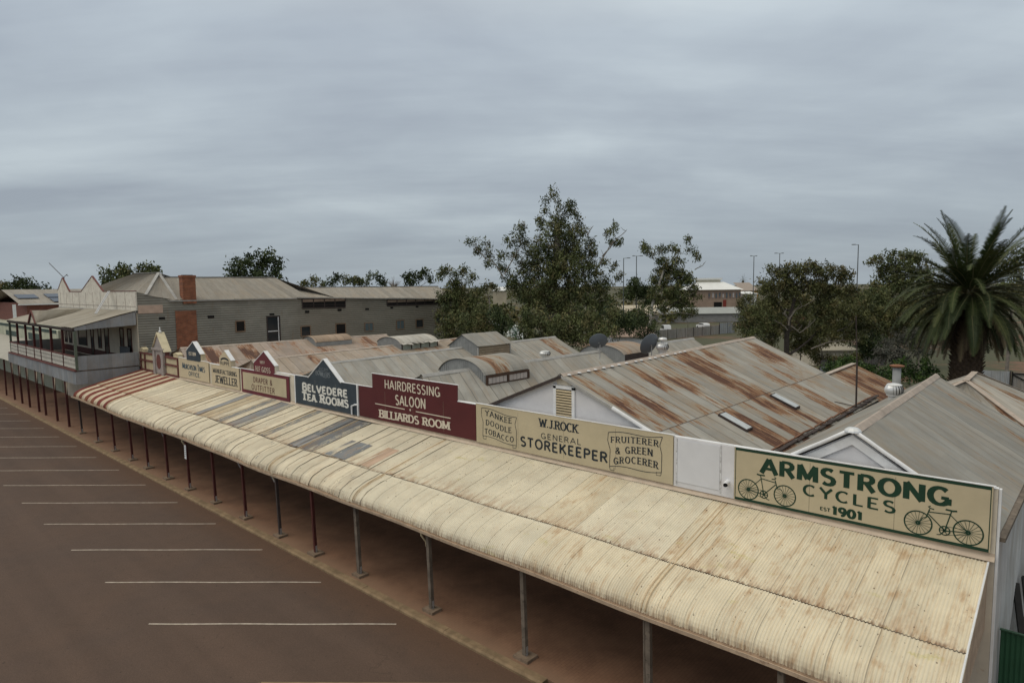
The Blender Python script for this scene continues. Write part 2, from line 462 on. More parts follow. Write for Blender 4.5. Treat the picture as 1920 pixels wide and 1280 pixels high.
def leafmat(name, c):
    m, nt, b = nodes(name); k = NB(nt)
    n = k.noise(k.obj(), .7, 4, .6)
    k.L.new(k.mul(c, k.ramp(n, .25, .75, .65, 1.4)), b.inputs['Base Color'])
    b.inputs['Roughness'].default_value = .6; b.inputs['Specular IOR Level'].default_value = .2
    return m

# ------------------------------------------------------------------ sign-writer's lettering
def arc(cx, cy, rx, ry, a0, a1, n=9):
    return [(cx + rx * math.cos(math.radians(a0 + (a1 - a0) * i / n)), cy + ry * math.sin(math.radians(a0 + (a1 - a0) * i / n))) for i in range(n + 1)]
GL = {
 ' ': (.35, []), '.': (.22, [[(.11, 0), (.11, .12)]]),
 'A': (.78, [[(0, 0), (.39, 1)], [(.39, 1), (.78, 0)], [(.15, .34), (.63, .34)]]),
 'B': (.62, [[(.06, 0), (.06, 1)], [(.06, .97)] + arc(.33, .75, .23, .22, 90, -90, 7) + [(.06, .53)], [(.06, .53)] + arc(.34, .28, .27, .25, 90, -90, 7) + [(.06, .03)]]),
 'C': (.74, [arc(.40, .5, .36, .48, 48, 312, 14)]),
 'D': (.72, [[(.06, 0), (.06, 1)], [(.06, .97)] + arc(.30, .5, .38, .47, 90, -90, 10) + [(.06, .03)]]),
 'E': (.58, [[(.06, 0), (.06, 1)], [(.06, .96), (.54, .96)], [(.06, .51), (.46, .51)], [(.06, .04), (.56, .04)]]),
 'F': (.54, [[(.06, 0), (.06, 1)], [(.06, .96), (.54, .96)], [(.06, .50), (.44, .50)]]),
 'G': (.80, [arc(.40, .5, .36, .48, 45, 330, 15), [(.46, .42), (.75, .42)], [(.72, .42), (.72, .05)]]),
 'H': (.72, [[(.06, 0), (.06, 1)], [(.66, 0), (.66, 1)], [(.06, .5), (.66, .5)]]),
 'I': (.22, [[(.11, 0), (.11, 1)]]),
 'J': (.48, [[(.40, 1), (.40, .25)] + arc(.22, .24, .18, .22, 0, -150, 7)]),
 'K': (.68, [[(.06, 0), (.06, 1)], [(.62, 1), (.10, .42)], [(.24, .58), (.66, 0)]]),
 'L': (.54, [[(.06, 0), (.06, 1)], [(.06, .04), (.52, .04)]]),
 'M': (.90, [[(.06, 0), (.08, 1)], [(.08, 1), (.45, .12)], [(.45, .12), (.82, 1)], [(.82, 1), (.84, 0)]]),
 'N': (.74, [[(.06, 0), (.06, 1)], [(.06, 1), (.68, 0)], [(.68, 0), (.68, 1)]]),
 'O': (.82, [arc(.41, .5, .37, .48, 90, 450, 20)]),
 'P': (.60, [[(.06, 0), (.06, 1)], [(.06, .97)] + arc(.32, .73, .25, .24, 90, -90, 7) + [(.06, .49)]]),
 'R': (.66, [[(.06, 0), (.06, 1)], [(.06, .97)] + arc(.33, .74, .24, .23, 90, -90, 7) + [(.06, .51)], [(.32, .51), (.64, 0)]]),
 'S': (.60, [arc(.30, .75, .24, .23, 35, 262, 9) + arc(.30, .25, .26, .25, 82, -145, 9)]),
 'T': (.66, [[(.33, 0), (.33, 1)], [(0, .96), (.66, .96)]]),
 'U': (.72, [[(.06, 1), (.06, .35)] + arc(.36, .34, .30, .32, 180, 360, 9) + [(.66, .35), (.66, 1)]]),
 'V': (.74, [[(0, 1), (.37, 0)], [(.37, 0), (.74, 1)]]),
 'W': (1.02, [[(0, 1), (.26, 0)], [(.26, 0), (.51, .9)], [(.51, .9), (.76, 0)], [(.76, 0), (1.02, 1)]]),
 'Y': (.70, [[(0, 1), (.35, .48)], [(.70, 1), (.35, .48)], [(.35, .48), (.35, 0)]]),
 '0': (.66, [arc(.33, .5, .28, .48, 90, 450, 18)]),
 '1': (.40, [[(.24, 0), (.24, 1)], [(.24, .98), (.04, .80)]]),
 '4': (.64, [[(.48, 0), (.48, 1)], [(.48, 1), (.03, .30)], [(.03, .30), (.62, .30)]]),
 '5': (.58, [[(.52, .96), (.12, .96), (.09, .56)] + arc(.27, .32, .27, .30, 110, -140, 9)]),
 '7': (.56, [[(.02, .96), (.54, .96)], [(.54, .96), (.20, 0)]]),
 '8': (.60, [arc(.30, .74, .21, .23, 90, 450, 14), arc(.30, .26, .26, .25, 90, 450, 14)]),
 '9': (.60, [arc(.30, .70, .25, .28, 90, 450, 14), [(.55, .70), (.52, .35), (.40, .10), (.20, .03)]]),
 '&': (.78, [[(.74, 0), (.20, .70)] + arc(.34, .80, .17, .18, 215, -40, 8) + [(.30, .52)] + arc(.28, .26, .24, .24, 100, 330, 9) + [(.70, .45)]]),
}
class Lettering:
    """flat painted strokes standing a few millimetres proud of a board lying in the plane y"""
    def __init__(s, y): s.mb = MB(); s.y = y; s.k = 0
    def stroke(s, pts, wid, closed=False):
        n = len(pts)
        if n < 2: return
        s.k += 1
        y = s.y - (s.k % 9) * .0006
        P = [np.array(p, float) for p in pts]
        if not callable(wid):
            w0 = wid; wid = lambda d: w0
        L, Rr = [], []
        for i in range(n):
            if closed: a, b = P[(i - 1) % n], P[(i + 1) % n]
            else: a, b = P[max(i - 1, 0)], P[min(i + 1, n - 1)]
            d = b - a; d = d / (np.linalg.norm(d) + 1e-9)
            nn = np.array([-d[1], d[0]]); h = wid(d) / 2
            L.append(P[i] + nn * h); Rr.append(P[i] - nn * h)
        vs = [(p[0], y, p[1]) for p in L] + [(p[0], y, p[1]) for p in Rr]
        m = n if closed else n - 1
        s.mb.add(vs, [(i, n + i, n + (i + 1) % n, (i + 1) % n) for i in range(m)])
    def text(s, txt, x0, x1, zb, h, thick=.17, thin=.1, serif=False, wave=None, gap=.16, size=None):
        """zb: baseline height, or (left, right); h: letter height, or (left, right); size: per-letter height factors"""
        zb = zb if isinstance(zb, tuple) else (zb, zb); hh = h if isinstance(h, tuple) else (h, h)
        tot = 0
        for i, ch in enumerate(txt):
            f = size[i] if size else 1
            tot += (GL[ch][0] + gap) * f
        tot -= gap; hm = sum(hh) / 2
        sx = (x1 - x0) / tot; cur = 0
        for i, ch in enumerate(txt):
            w, strokes = GL[ch]; f = size[i] if size else 1
            t = (cur + w / 2) / tot
            z0 = zb[0] + (zb[1] - zb[0]) * t; hl = (hh[0] + (hh[1] - hh[0]) * t) * f
            sl = 0.0
            if wave: z0 += wave(t); sl = (wave(t + .02) - wave(t - .02)) / (.04 * (x1 - x0))
            k = min(hl, sx * 1.25 * f) if sx < hm else hl
            tk, tn = thick * k * 1.35, thin * k * 1.3
            wf = lambda d: tn + (tk - tn) * abs(d[1]) ** 1.2
            for st in strokes:
                q = [(x0 + (cur + px * f) * sx, z0 + pz * hl + sl * px * f * sx) for px, pz in st]
                closed = len(q) > 8 and abs(q[0][0] - q[-1][0]) < 1e-6 and abs(q[0][1] - q[-1][1]) < 1e-6
                if closed: q = q[:-1]
                s.stroke(q, wf, closed)
                if serif and not closed and ch not in '.&':
                    for (pe, pi) in ((q[0], q[1]), (q[-1], q[-2])):
                        d = np.array(pe) - np.array(pi); d /= np.linalg.norm(d)
                        rel = (pe[1] - z0) / hl
                        if abs(d[1]) > .6 and (rel < .06 or rel > .94):
                            sw = tk * .95
                            zz = pe[1] + (tn * .35 if rel < .5 else -tn * .35)
                            s.stroke([(pe[0] - sw, zz), (pe[0] + sw, zz)], tn * .8)
                        elif abs(d[0]) > .85 and ch in 'EFLTCGS':
                            s.stroke([(pe[0], pe[1] - .09 * hl), (pe[0], pe[1] + .09 * hl)], tn * .9)
            cur += (w + gap) * f
        return s
    def ring(s, cx, cz, r, w, n=40): s.stroke([(cx + r * math.cos(2 * PI * i / n), cz + r * math.sin(2 * PI * i / n)) for i in range(n)], w, True)
    def bicycle(s, rear, front, r, crank, seat, bar):
        d = 1 if front[0] > rear[0] else -1
        for c in (rear, front):
            s.ring(*c, r, .034); s.ring(*c, .035, .05, 12)
            for i in range(18):
                a = 2 * PI * i / 18 + .1
                s.stroke([(c[0] + .03 * math.cos(a), c[1] + .03 * math.sin(a)), (c[0] + (r - .015) * math.cos(a), c[1] + (r - .015) * math.sin(a))], .010)
        s.ring(*crank, .115, .028, 24); s.ring(*crank, .03, .03, 10)
        for i in range(6):
            a = PI / 3 * i; s.stroke([crank, (crank[0] + .11 * math.cos(a), crank[1] + .11 * math.sin(a))], .018)
        hd = (bar[0] + .02 * d, bar[1] - .08); st = (seat[0] + .03 * d, seat[1] - .10)
        for a, b, w in ((crank, (seat[0], seat[1] - .02), .026), (st, hd, .026), (crank, (hd[0], hd[1] - .06), .026), (rear, st, .02), (rear, crank, .022), ((bar[0], bar[1]), (hd[0] + .05 * d, hd[1] - .16), .03)):
            s.stroke([a, b], w)
        s.stroke([(hd[0] + .05 * d, hd[1] - .16), (front[0] - .10 * d, front[1] + .16), (front[0] - .03 * d, front[1] + .02), front], .022)
        s.stroke([(seat[0] - .12 * d, seat[1] + .015), (seat[0] - .03 * d, seat[1]), (seat[0] + .13 * d, seat[1] + .01)], .045)
        s.stroke([(bar[0] - .10 * d, bar[1] + .01), (bar[0], bar[1] + .03), (bar[0] + .03 * d, bar[1] + .06), (bar[0] - .02 * d, bar[1] + .085)], .028)
        s.stroke([(rear[0], rear[1] + .06), (crank[0], crank[1] + .12)], .010); s.stroke([(rear[0], rear[1] - .06), (crank[0], crank[1] - .12)], .010)
        s.stroke([crank, (crank[0] + .10 * d, crank[1] - .13), (crank[0] + .17 * d, crank[1] - .14)], .022)
    def scroll(s, x0, x1, zt0, zt1, zb0, zb1, amp):
        n = 14
        T = [(x0 + (x1 - x0) * i / n, zt0 + (zt1 - zt0) * i / n + amp * math.sin(PI * 2 * i / n)) for i in range(n + 1)]
        B = [(x0 + .05 + (x1 - x0 - .08) * i / n, zb0 + (zb1 - zb0) * i / n + amp * math.sin(PI * 2 * i / n)) for i in range(n + 1)]
        s.stroke(T, .022); s.stroke(B, .022)
        s.stroke([T[0], (x0 - .03, zt0 - .3), (x0 + .08, (zt0 + zb0) / 2), B[0]], .022)
        s.stroke([T[-1], (x1 - .10, zt1 - .3), (x1 - .02, (zt1 + zb1) / 2), B[-1]], .022)
        for (bx, bz, d) in ((B[0][0], B[0][1], 1), (B[-1][0], B[-1][1], -1)):
            s.stroke([(bx, bz), (bx + .03 * d, bz - .12), (bx + .20 * d, bz - .13), (bx + .20 * d, bz - .01)], .020)
    def build(s, name, mat, parent): return obj(name, s.mb, mat, parent)

# ------------------------------------------------------------------ materials in use
M_asphalt = mk_asphalt(); M_pave = mk_paving(); M_ground = mk_ground()
M_kerb = paint('kerb_concrete', (.23, .16, .092), .9, .28, 2.2, .25, (.10, .065, .045))
M_line = paint('worn_line_paint', (.44, .38, .31), .85, .3, 4.0, .42, (.14, .10, .08))
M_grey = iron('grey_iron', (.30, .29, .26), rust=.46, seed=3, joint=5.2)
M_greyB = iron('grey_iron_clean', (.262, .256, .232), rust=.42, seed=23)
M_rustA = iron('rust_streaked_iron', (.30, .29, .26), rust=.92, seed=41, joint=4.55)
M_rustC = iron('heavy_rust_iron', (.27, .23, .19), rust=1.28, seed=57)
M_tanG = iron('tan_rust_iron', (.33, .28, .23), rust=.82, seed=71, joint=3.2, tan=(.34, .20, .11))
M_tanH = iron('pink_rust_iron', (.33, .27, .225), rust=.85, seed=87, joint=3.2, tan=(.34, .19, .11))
M_ridge = paint('ridge_capping', (.40, .33, .27), .6, .2, 2.0, .4, (.26, .12, .06))
M_ridgeg = paint('ridge_capping_grey', (.34, .33, .31), .6, .2, 2.0, .25, (.2, .12, .08))
M_cream = cream('cream_sheet', (.71, .645, .50), .06, .5, 5, stain=.30, laps=.30, svar=.035)
M_creamB = cream('worn_cream_sheet', (.71, .635, .485), .46, .05, 15, stain=.55)
M_bare = cream('bare_grey_sheet', (.20, .215, .225), .70, 0, 25, wearcol=(.50, .45, .34))
M_bareb = cream('blue_grey_sheet', (.30, .31, .315), .74, 0, 35, wearcol=(.52, .46, .34))
M_pink = cream('pink_undercoat_sheet', (.50, .36, .26), .35, 0, 45)
M_maroonS = cream('maroon_sheet', (.20, .036, .030), .25, 0, 55)
M_creamS = cream('striped_cream_sheet', (.62, .52, .38), .25, 0, 65)
M_roll = paint('roll_flashing', (.60, .46, .29), .7, .15, 3, .3, (.33, .17, .08))
M_gutter = paint('gutter_paint', (.50, .38, .27), .7, .2, 2.5, .5, (.20, .085, .04))
M_wall = paint('parapet_plaster', (.58, .52, .42), .85, .12, 1.2, .35, (.36, .22, .12))
M_flash = paint('flashing_strip', (.52, .42, .32), .75, .15, 1.6, .4, (.30, .17, .10))
M_white = paint('white_plaster', (.66, .65, .66), .85, .08, 1.0, .16, (.42, .36, .30))
M_whitet = paint('white_trim', (.72, .72, .72), .7, .1, 2.0, .2, (.4, .35, .3))
M_yel = paint('yellow_wall', (.54, .46, .30), .8, .15, 1.2, .3, (.33, .22, .12))
M_dark = paint('dark_void', (.012, .011, .010), .95, .1)
M_under = paint('underside_timber', (.10, .075, .055), .9, .2)
M_maroon = paint('maroon_paint', (.075, .020, .017), .7, .25, 3, .15, (.06, .03, .025))
M_maroon2 = paint('maroon_trim', (.145, .052, .044), .7, .2, 3, .2, (.12, .06, .05))
M_timber = paint('weathered_timber', (.15, .122, .095), .9, .35, 2.2, .55, (.03, .025, .022))
M_timberd = paint('dark_timber', (.055, .042, .038), .9, .25, 5)
M_gable = paint('gable_board_timber', (.40, .30, .22), .9, .2, 3, .4, (.22, .14, .10))
M_pad = paint('post_pad_concrete', (.20, .145, .10), .9, .25, 4, .3, (.12, .075, .05))
M_steel = paint('galvanised_steel', (.42, .42, .42), .45, .1, 4, metal=.5)
M_bright = paint('bright_aluminium', (.70, .70, .69), .35, .1, 4, metal=.45)
M_tanboard = paint('sign_tan', (.50, .425, .285), .6, .08, .9, .05, (.35, .27, .18))
M_tanboard2 = paint('sign_cream', (.54, .45, .31), .7, .06, 1.0, .08, (.36, .27, .18))
M_signblue = paint('sign_slate_blue', (.038, .052, .066), .6, .15, 1.5, .08, (.08, .09, .10))
M_signmar = paint('sign_maroon', (.090, .018, .020), .55, .08, 1.0)
M_signmar2 = paint('sign_plum', (.135, .026, .036), .6, .12, 1.0)
M_green = paint('sign_green', (.010, .040, .022), .6, .1)
M_ink = paint('sign_ink', (.018, .026, .034), .6, .2)
M_inkb = paint('sign_ink_blue', (.045, .075, .10), .7, .25)
M_inkm = paint('sign_ink_maroon', (.11, .04, .035), .7, .2)
M_letter = paint('letter_cream', (.62, .55, .44), .6, .08)
M_letterw = paint('letter_white', (.66, .65, .60), .7, .12, 3, .12, (.2, .2, .2))
M_letterf = paint('letter_faded', (.15, .17, .185), .7, .2)
M_pubwall = None
M_brick = bricks('red_brick', (.29, .10, .046), (.21, .072, .036), (.20, .12, .08))
M_brickd = bricks('dark_brick', (.17, .055, .04), (.14, .045, .035), (.14, .07, .05))
M_glass = glass('dark_glass')
M_glassb = glass('sky_glass', (.10, .13, .14), .2)
M_pane = paint('frosted_pane', (.48, .44, .42), .3, .15, 2.0)
M_lead = paint('dish_grey', (.125, .145, .165), .5, .08)

# ------------------------------------------------------------------ the setting
FY = 19.6     # street face of the parapets
g = MB(); n = 24
xs = np.linspace(-1, 1, n + 1); xs = np.sign(xs) * np.abs(xs) ** 2.2 * 4000
for i in range(n):
    for j in range(n):
        g.add([(xs[i], xs[j], -.05), (xs[i + 1], xs[j], -.05), (xs[i + 1], xs[j + 1], -.05), (xs[i], xs[j + 1], -.05)], [(0, 1, 2, 3)])
struct('ground', g, M_ground, 'flat red earth with patches of dry grass around the town', 'ground')
g = MB(); g.add([(-420, -12, 0), (30, -12, 0), (30, 14.02, 0), (-420, 14.02, 0)], [(0, 1, 2, 3)])
struct('road', g, M_asphalt, 'wide brown asphalt street with painted parking bays', 'road')
g = MB(); g.box((-420, 14.30, -.04), (12, 19.7, .118))
struct('pavement', g, M_pave, 'red brick paved footpath in the shade of the verandah', 'pavement')
g = MB()
xk = -400.0
while xk < -11.6:
    L = 2.4 if xk > -100 else 12
    x2 = min(xk + L - .012, -11.6); zt = .13 + rnd.uniform(-.006, .006)
    g.prism([(xk, 14.0, -.04), (xk, 14.0, .07), (xk, 14.06, zt), (xk, 14.31, zt), (xk, 14.31, -.04)], (x2 - xk, 0, 0)); xk += L
struct('kerb', g, M_kerb, 'long dusty concrete kerb between road and footpath', 'kerb')
# build-out of the footpath at the corner nearest the camera
g = MB(); g.prism([(-17.8, 8.65, -.03), (-11.7, 13.95, -.03), (-11.3, 14.3, -.03), (6, 14.3, -.03), (6, 2.0, -.03), (-18.4, 2.0, -.03)], (0, 0, .14))
struct('traffic_island', g, M_pad, 'concrete kerb extension jutting into the road beside the last bay', 'traffic island')
g = MB(); g.beam((-18.0, 8.42, .06), (-11.4, 14.08, .06), .16, .13); g.beam((-18.0, 8.42, .06), (-18.5, 2.0, .06), .16, .13)
struct('kerb_return', g, M_kerb, 'pale kerb edging the footpath extension at the bottom of the picture', 'kerb')
for i in range(-2, 28):
    x0 = -17.8 - 4.98 * i
    if i < 0: continue
    g = MB(); pts = []
    nseg = 14
    for k in range(nseg + 1):
        y = 7.52 + (13.38 - 7.52) * k / nseg; xx = x0 + (-6.8 * (1 - k / nseg)) * 0 + .02 * math.sin(k * .9 + i)
        pts.append((xx, y))
    # bays are raked: the near end of each line lies further along the street
    rake = -6.8 if False else 0
    for k in range(nseg):
        (xa, ya), (xb, yb) = pts[k], pts[k + 1]
        sa = -6.81 * (13.38 - ya) / 5.86; sb = -6.81 * (13.38 - yb) / 5.86
        w = .037
        dx, dy = .652, .758
        g.add([(xa + sa - w * dx, ya + w * dy * .9, .004), (xb + sb - w * dx, yb + w * dy * .9, .004), (xb + sb + w * dx, yb - w * dy * .9, .004), (xa + sa + w * dx, ya - w * dy * .9, .004)], [(0, 1, 2, 3)])
    lab = 'faded white line between the raked parking bays'
    o = tag(obj('parking_line', g, M_line), lab, 'road marking', 'parking bay lines', 'structure')

# ------------------------------------------------------------------ verandah over the footpath
VX0, VX1 = -62.05, -1.52
def canopy_point(t):
    """street-side profile: t 0..1 is the upper sheet, 1..2 the bullnosed lower sheet"""
    if t <= 1:
        return (19.62 + (16.0 - 19.62) * t, 4.94 + (4.125 - 4.94) * t)
    q = t - 1; P = [(16.12, 4.125), (15.25, 3.93), (14.42, 3.78), (14.42, 3.30)]
    a = (1 - q) ** 3; b = 3 * q * (1 - q) ** 2; c = 3 * q * q * (1 - q); d = q ** 3
    return tuple(a * P[0][i] + b * P[1][i] + c * P[2][i] + d * P[3][i] for i in (0, 1))
def sag_at(x):
    return .05 * math.sin(x * .31 + 1) * min(1, max(0, (-x - 20) / 10)) + .02 * math.sin(x * .9)
ver = thing('shop_verandah', 'long cream bullnose verandah on posts along the whole shop row', 'verandah', (-32, 17, .12))
def sheet_set(kind, x_lo, x_hi, matpick, worn):
    """one mesh of individually lapped sheets; kind 0 upper, 1 bullnose"""
    mb = MB(); x = x_lo; i = 0
    W = .782
    while x < x_hi - .05:
        w = min(W, x_hi - x); mi, ex = matpick(x + w / 2, i); mb.m = mi
        nu = max(6, int(w / .076 * 6)); nvv = 5 if kind == 0 else 12
        wr = worn(x); l0 = rnd.uniform(.0, .035) * wr; l1 = rnd.uniform(.0, .035) * wr; gl = rnd.uniform(-.01, .012) * wr
        ext = rnd.uniform(-.03, .03) * (wr * .8 + .15)
        vs = []; uv = []
        acc = [0.0]
        for j in range(nvv + 1):
            t = kind + j / nvv; y, z = canopy_point(t)
            ya, za = canopy_point(max(kind, t - .02)); yb, zb = canopy_point(min(kind + 1, t + .02))
            d = np.array([yb - ya, zb - za]); d /= np.linalg.norm(d); nn = np.array([d[1], -d[0]])
            if nn[1] < 0 and abs(nn[1]) > .15: nn = -nn
            if abs(nn[1]) <= .15 and nn[0] > 0: nn = -nn
            if j: acc.append(acc[-1] + math.hypot(y - py_, z - pz_))
            py_, pz_ = y, z
            if j == nvv: y += d[0] * ext; z += d[1] * ext
            for k in range(nu + 1):
                ul = k / nu; xx = x + ul * (w + .025)
                h = .0145 * math.sin((xx) / .0782 * 2 * PI) + .008 * ul + (l0 * (1 - j / nvv) + l1 * j / nvv) * max(0, ul - .6) ** 2 * 6 + gl + .012 * wr * math.sin(xx * 2.1 + j * 1.7 + kind * 3)
                vs.append((xx, y + nn[0] * h, z + nn[1] * h + sag_at(xx) + (-.016 if kind == 1 else .010)))
                uv.append((xx - ex, acc[j] + kind * 4))
        S = nu + 1
        fs = [(j * S + k, j * S + k + 1, (j + 1) * S + k + 1, (j + 1) * S + k) for j in range(nvv) for k in range(nu)]
        mb.add(vs, fs, uv)
        x += w; i += 1
    return mb
def pick_upper(x, i):
    r = rnd.random()
    if x > -9.2 or -13.5 < x < -12.2: return (6, 0)
    if x > -27.5: return (0, 0)
    if x > -30.5: return ((2 if x > -29.9 and x < -27.6 else 1), 0)
    for a, b, m in ((-45.1, -44.3, 5), (-42.0, -41.2, 3), (-41.2, -40.4, 5), (-39.8, -39.0, 5), (-38.3, -37.5, 5), (-36.6, -35.8, 3), (-33.1, -32.3, 5)):
        if a < x < b: return (m, 0)
    return (1, 0)
def pick_lower(x, i):
    if x > -22.2: return (0, 0)
    if -26.9 < x < -24.6: return (2, 0)
    if -24.6 < x < -23.0: return (1, 0)
    return (1, 0)
wornf = lambda x: .12 if x > -22 else (1.0 if x > -47 else .5)
MATS = [M_cream, M_creamB, M_bare, M_bareb, M_pink, cream('flaking_cream_sheet', (.60, .51, .36), .84, 0, 75, wearcol=(.22, .23, .235)), cream('stained_cream_sheet', (.70, .62, .46), .16, .75, 95, stain=1.15, laps=.75, svar=.08)]
# upper sheets over the worn middle stretch that show grey metal; bullnose keeps more of its paint
obj('upper_sheets', sheet_set(0, -53.4, VX1, pick_upper, wornf), MATS, ver)
obj('bullnose_sheets', sheet_set(1, -53.4, VX1, lambda x, i: ((1 if x < -23 else (6 if x > -13 else 0)), 0), wornf), MATS, ver)
stripe = lambda x, i: (i % 2, 0)
q = obj('striped_upper_sheets', sheet_set(0, VX0, -53.42, stripe, lambda x: .5), [M_maroonS, M_creamS], ver)
q['label'] = 'upper sheets painted in broad maroon and cream stripes'
q = obj('striped_bullnose_sheets', sheet_set(1, VX0, -53.42, stripe, lambda x: .4), [M_maroonS, M_creamS], ver)
q['label'] = 'bullnose sheets painted in broad maroon and cream stripes'
# bare patches at the head of the bullnose: loose replacement sheets laid over it
for (xa, xb, ta, tb, m) in ((-26.6, -24.9, .55, .985, M_bare), (-29.6, -28.9, .62, .98, M_bareb), (-23.9, -23.1, .5, .98, M_pink)):
    mb = MB(); nu = int((xb - xa) / .0782 * 6); vs = []; uv = []
    for j in range(5):
        y, z = canopy_point(ta + (tb - ta) * j / 4)
        for k in range(nu + 1):
            xx = xa + (xb - xa) * k / nu
            vs.append((xx, y, z + .0085 * math.sin(xx / .0782 * 2 * PI) + .034 + sag_at(xx))); uv.append((xx, j * .5))
    S = nu + 1
    mb.add(vs, [(j * S + k, j * S + k + 1, (j + 1) * S + k + 1, (j + 1) * S + k) for j in range(4) for k in range(nu)], uv)
    obj('patch_sheet', mb, m, ver)
for xr in (-53.41, -28.85, -21.8, -8.39):
    mb = MB()
    for dx in (-.06, .06):
        mb.path([(xr + dx, canopy_point(t)[0] - (0.02 if t > 1.5 else 0), canopy_point(t)[1] + .026 + sag_at(xr)) for t in np.linspace(0, 1.98, 30)], .017, 6)
    obj('roll_flashing', mb, M_roll, ver, smooth=True)
mb = MB(); x = VX0 - .1
gp = []
while x <= VX1 - .1: gp.append((x, 14.36, 3.245 + sag_at(x))); x += .9
gp.append((VX1 - .1, 14.36, 3.24))
for a, b in zip(gp[:-1], gp[1:]):
    mb.add([(a[0], 14.44, a[2] + .045), (a[0], 14.44, a[2] - .05), (a[0], 14.30, a[2] - .05), (a[0], 14.28, a[2] + .05), (a[0], 14.262, a[2] + .05), (a[0], 14.285, a[2] - .066), (a[0], 14.455, a[2] - .066),
            (b[0], 14.44, b[2] + .045), (b[0], 14.44, b[2] - .05), (b[0], 14.30, b[2] - .05), (b[0], 14.28, b[2] + .05), (b[0], 14.262, b[2] + .05), (b[0], 14.285, b[2] - .066), (b[0], 14.455, b[2] - .066)],
           [(i, i + 1, i + 8, i + 7) for i in range(6)])
obj('gutter', mb, M_gutter, ver)
mb = MB()
mb.box((VX0, 14.58, 3.03), (VX1 - .15, 14.70, 3.20))
x = VX0 + .4
while x < VX1: mb.beam((x, 14.64, 3.22), (x, 19.55, 4.72), .05, .12); x += 1.35
mb.box((VX0, 16.0, 3.66), (VX1 - .15, 16.07, 3.76)); mb.box((VX0, 18.0, 4.26), (VX1 - .15, 18.07, 4.36))
obj('frame_timbers', mb, M_under, ver)
mb = MB()
prof = [canopy_point(t) for t in np.linspace(0, 2, 22)]
poly = [(VX1 - .03, y, z - .05) for y, z in prof] + [(VX1 - .03, 14.45, 3.1), (VX1 - .03, 19.6, 3.1)]
mb.prism(poly, (-.05, 0, 0))
k = 0
for y in np.arange(14.7, 19.5, .16):
    zt = float(np.interp(y, [p[0] for p in prof[::-1]], [p[1] for p in prof[::-1]])) - .07
    mb.box((VX1 - .028, y, 3.1), (VX1 - .014, y + .145, zt))
obj('end_gable', mb, M_gable, ver)
mb = MB(); mb.path([(VX1 + .0, y, z + .012) for y, z in prof], .022, 6)
obj('end_flashing', mb, M_whitet, ver)
POSTS = [(-61.96, 14.86, 'd'), (-57.41, 14.8, 'm'), (-53.15, 14.74, 'm'), (-49.3, 14.71, 'm'), (-46.21, 14.7, 'm'), (-42.58, 14.66, 'm'), (-39.25, 14.67, 'm'), (-35.64, 14.65, 'm'), (-31.99, 14.64, 'm'),
         (-28.35, 14.6, 'd'), (-25.18, 14.6, 'm'), (-21.85, 14.65, 't'), (-17.38, 14.7, 't'), (-12.83, 14.7, 't'), (-8.34, 14.7, 't'), (-4.85, 14.7, 't')]
for i, (x, y, k) in enumerate(POSTS):
    w = .12 if k != 't' else .14
    mb = MB(); lean = -.05
    z0 = .22
    mb.beam((x, y, z0), (x, y + lean - .05, 3.12 + sag_at(x)), w, w, (0, 1, 0))
    if abs(x + 21.85) < .1 or k == 't' and abs(x + 8.34) < .1: mb.path([(x - .13, y - .02, z0), (x - .13, y + lean - .06, 3.15)], .035, 8)
    p = obj('post', mb, {'m': M_maroon, 'd': M_timberd, 't': M_timber}[k], ver)
    if k == 't': p['label'] = 'weathered bare grey timber post'
    mb = MB(); s = .26 + .05 * rnd.random()
    mb.prism([(x - s, y - s * .85, .10), (x + s, y - s * .85, .10), (x + s, y + s * .85, .10), (x - s, y + s * .85, .10)], (0, 0, .12))
    obj('base_pad', mb, M_pad, p)
    mb = MB(); mb.box((x - w / 2 - .012, y - .04, .2), (x + w / 2 + .012, y + .04, .52))
    obj('bracket', mb, M_steel, p)
    if i in (3, 4, 5, 6, 9) or i == 10 and False or i == 8:
        mb = MB(); mb.path([(x + .05, y - .05, 2.55), (x - .62, y - .1, 3.1)], .02, 6); obj('brace', mb, M_steel, p)
for x, y in ((-28.5, 14.55), (-17.55, 14.55), (-39.4, 14.55)):
    mb = MB(); mb.path([(x, 14.4, 3.2), (x, 14.42, 3.02), (x + .02, 14.52, 2.86), (x + .02, 14.62, 2.72), (x + .02, 14.63, 2.55)], .035, 8)
    obj('downpipe', mb, M_yel, ver, smooth=True)
n_ = MB(); n_.box((-39.42, 14.52, 2.0), (-39.16, 14.535, 2.85))
nb = thing('notice_plate', 'narrow white notice plate fixed to a maroon verandah post', 'notice', (-39.3, 14.53, 2.0))
obj('plate', n_, M_whitet, nb)
L_ = Lettering(14.515)
for z in (2.68, 2.55, 2.42, 2.29, 2.16): L_.stroke([(-39.38, z), (-39.2, z)], .025)
L_.build('lettering', M_ink, nb)

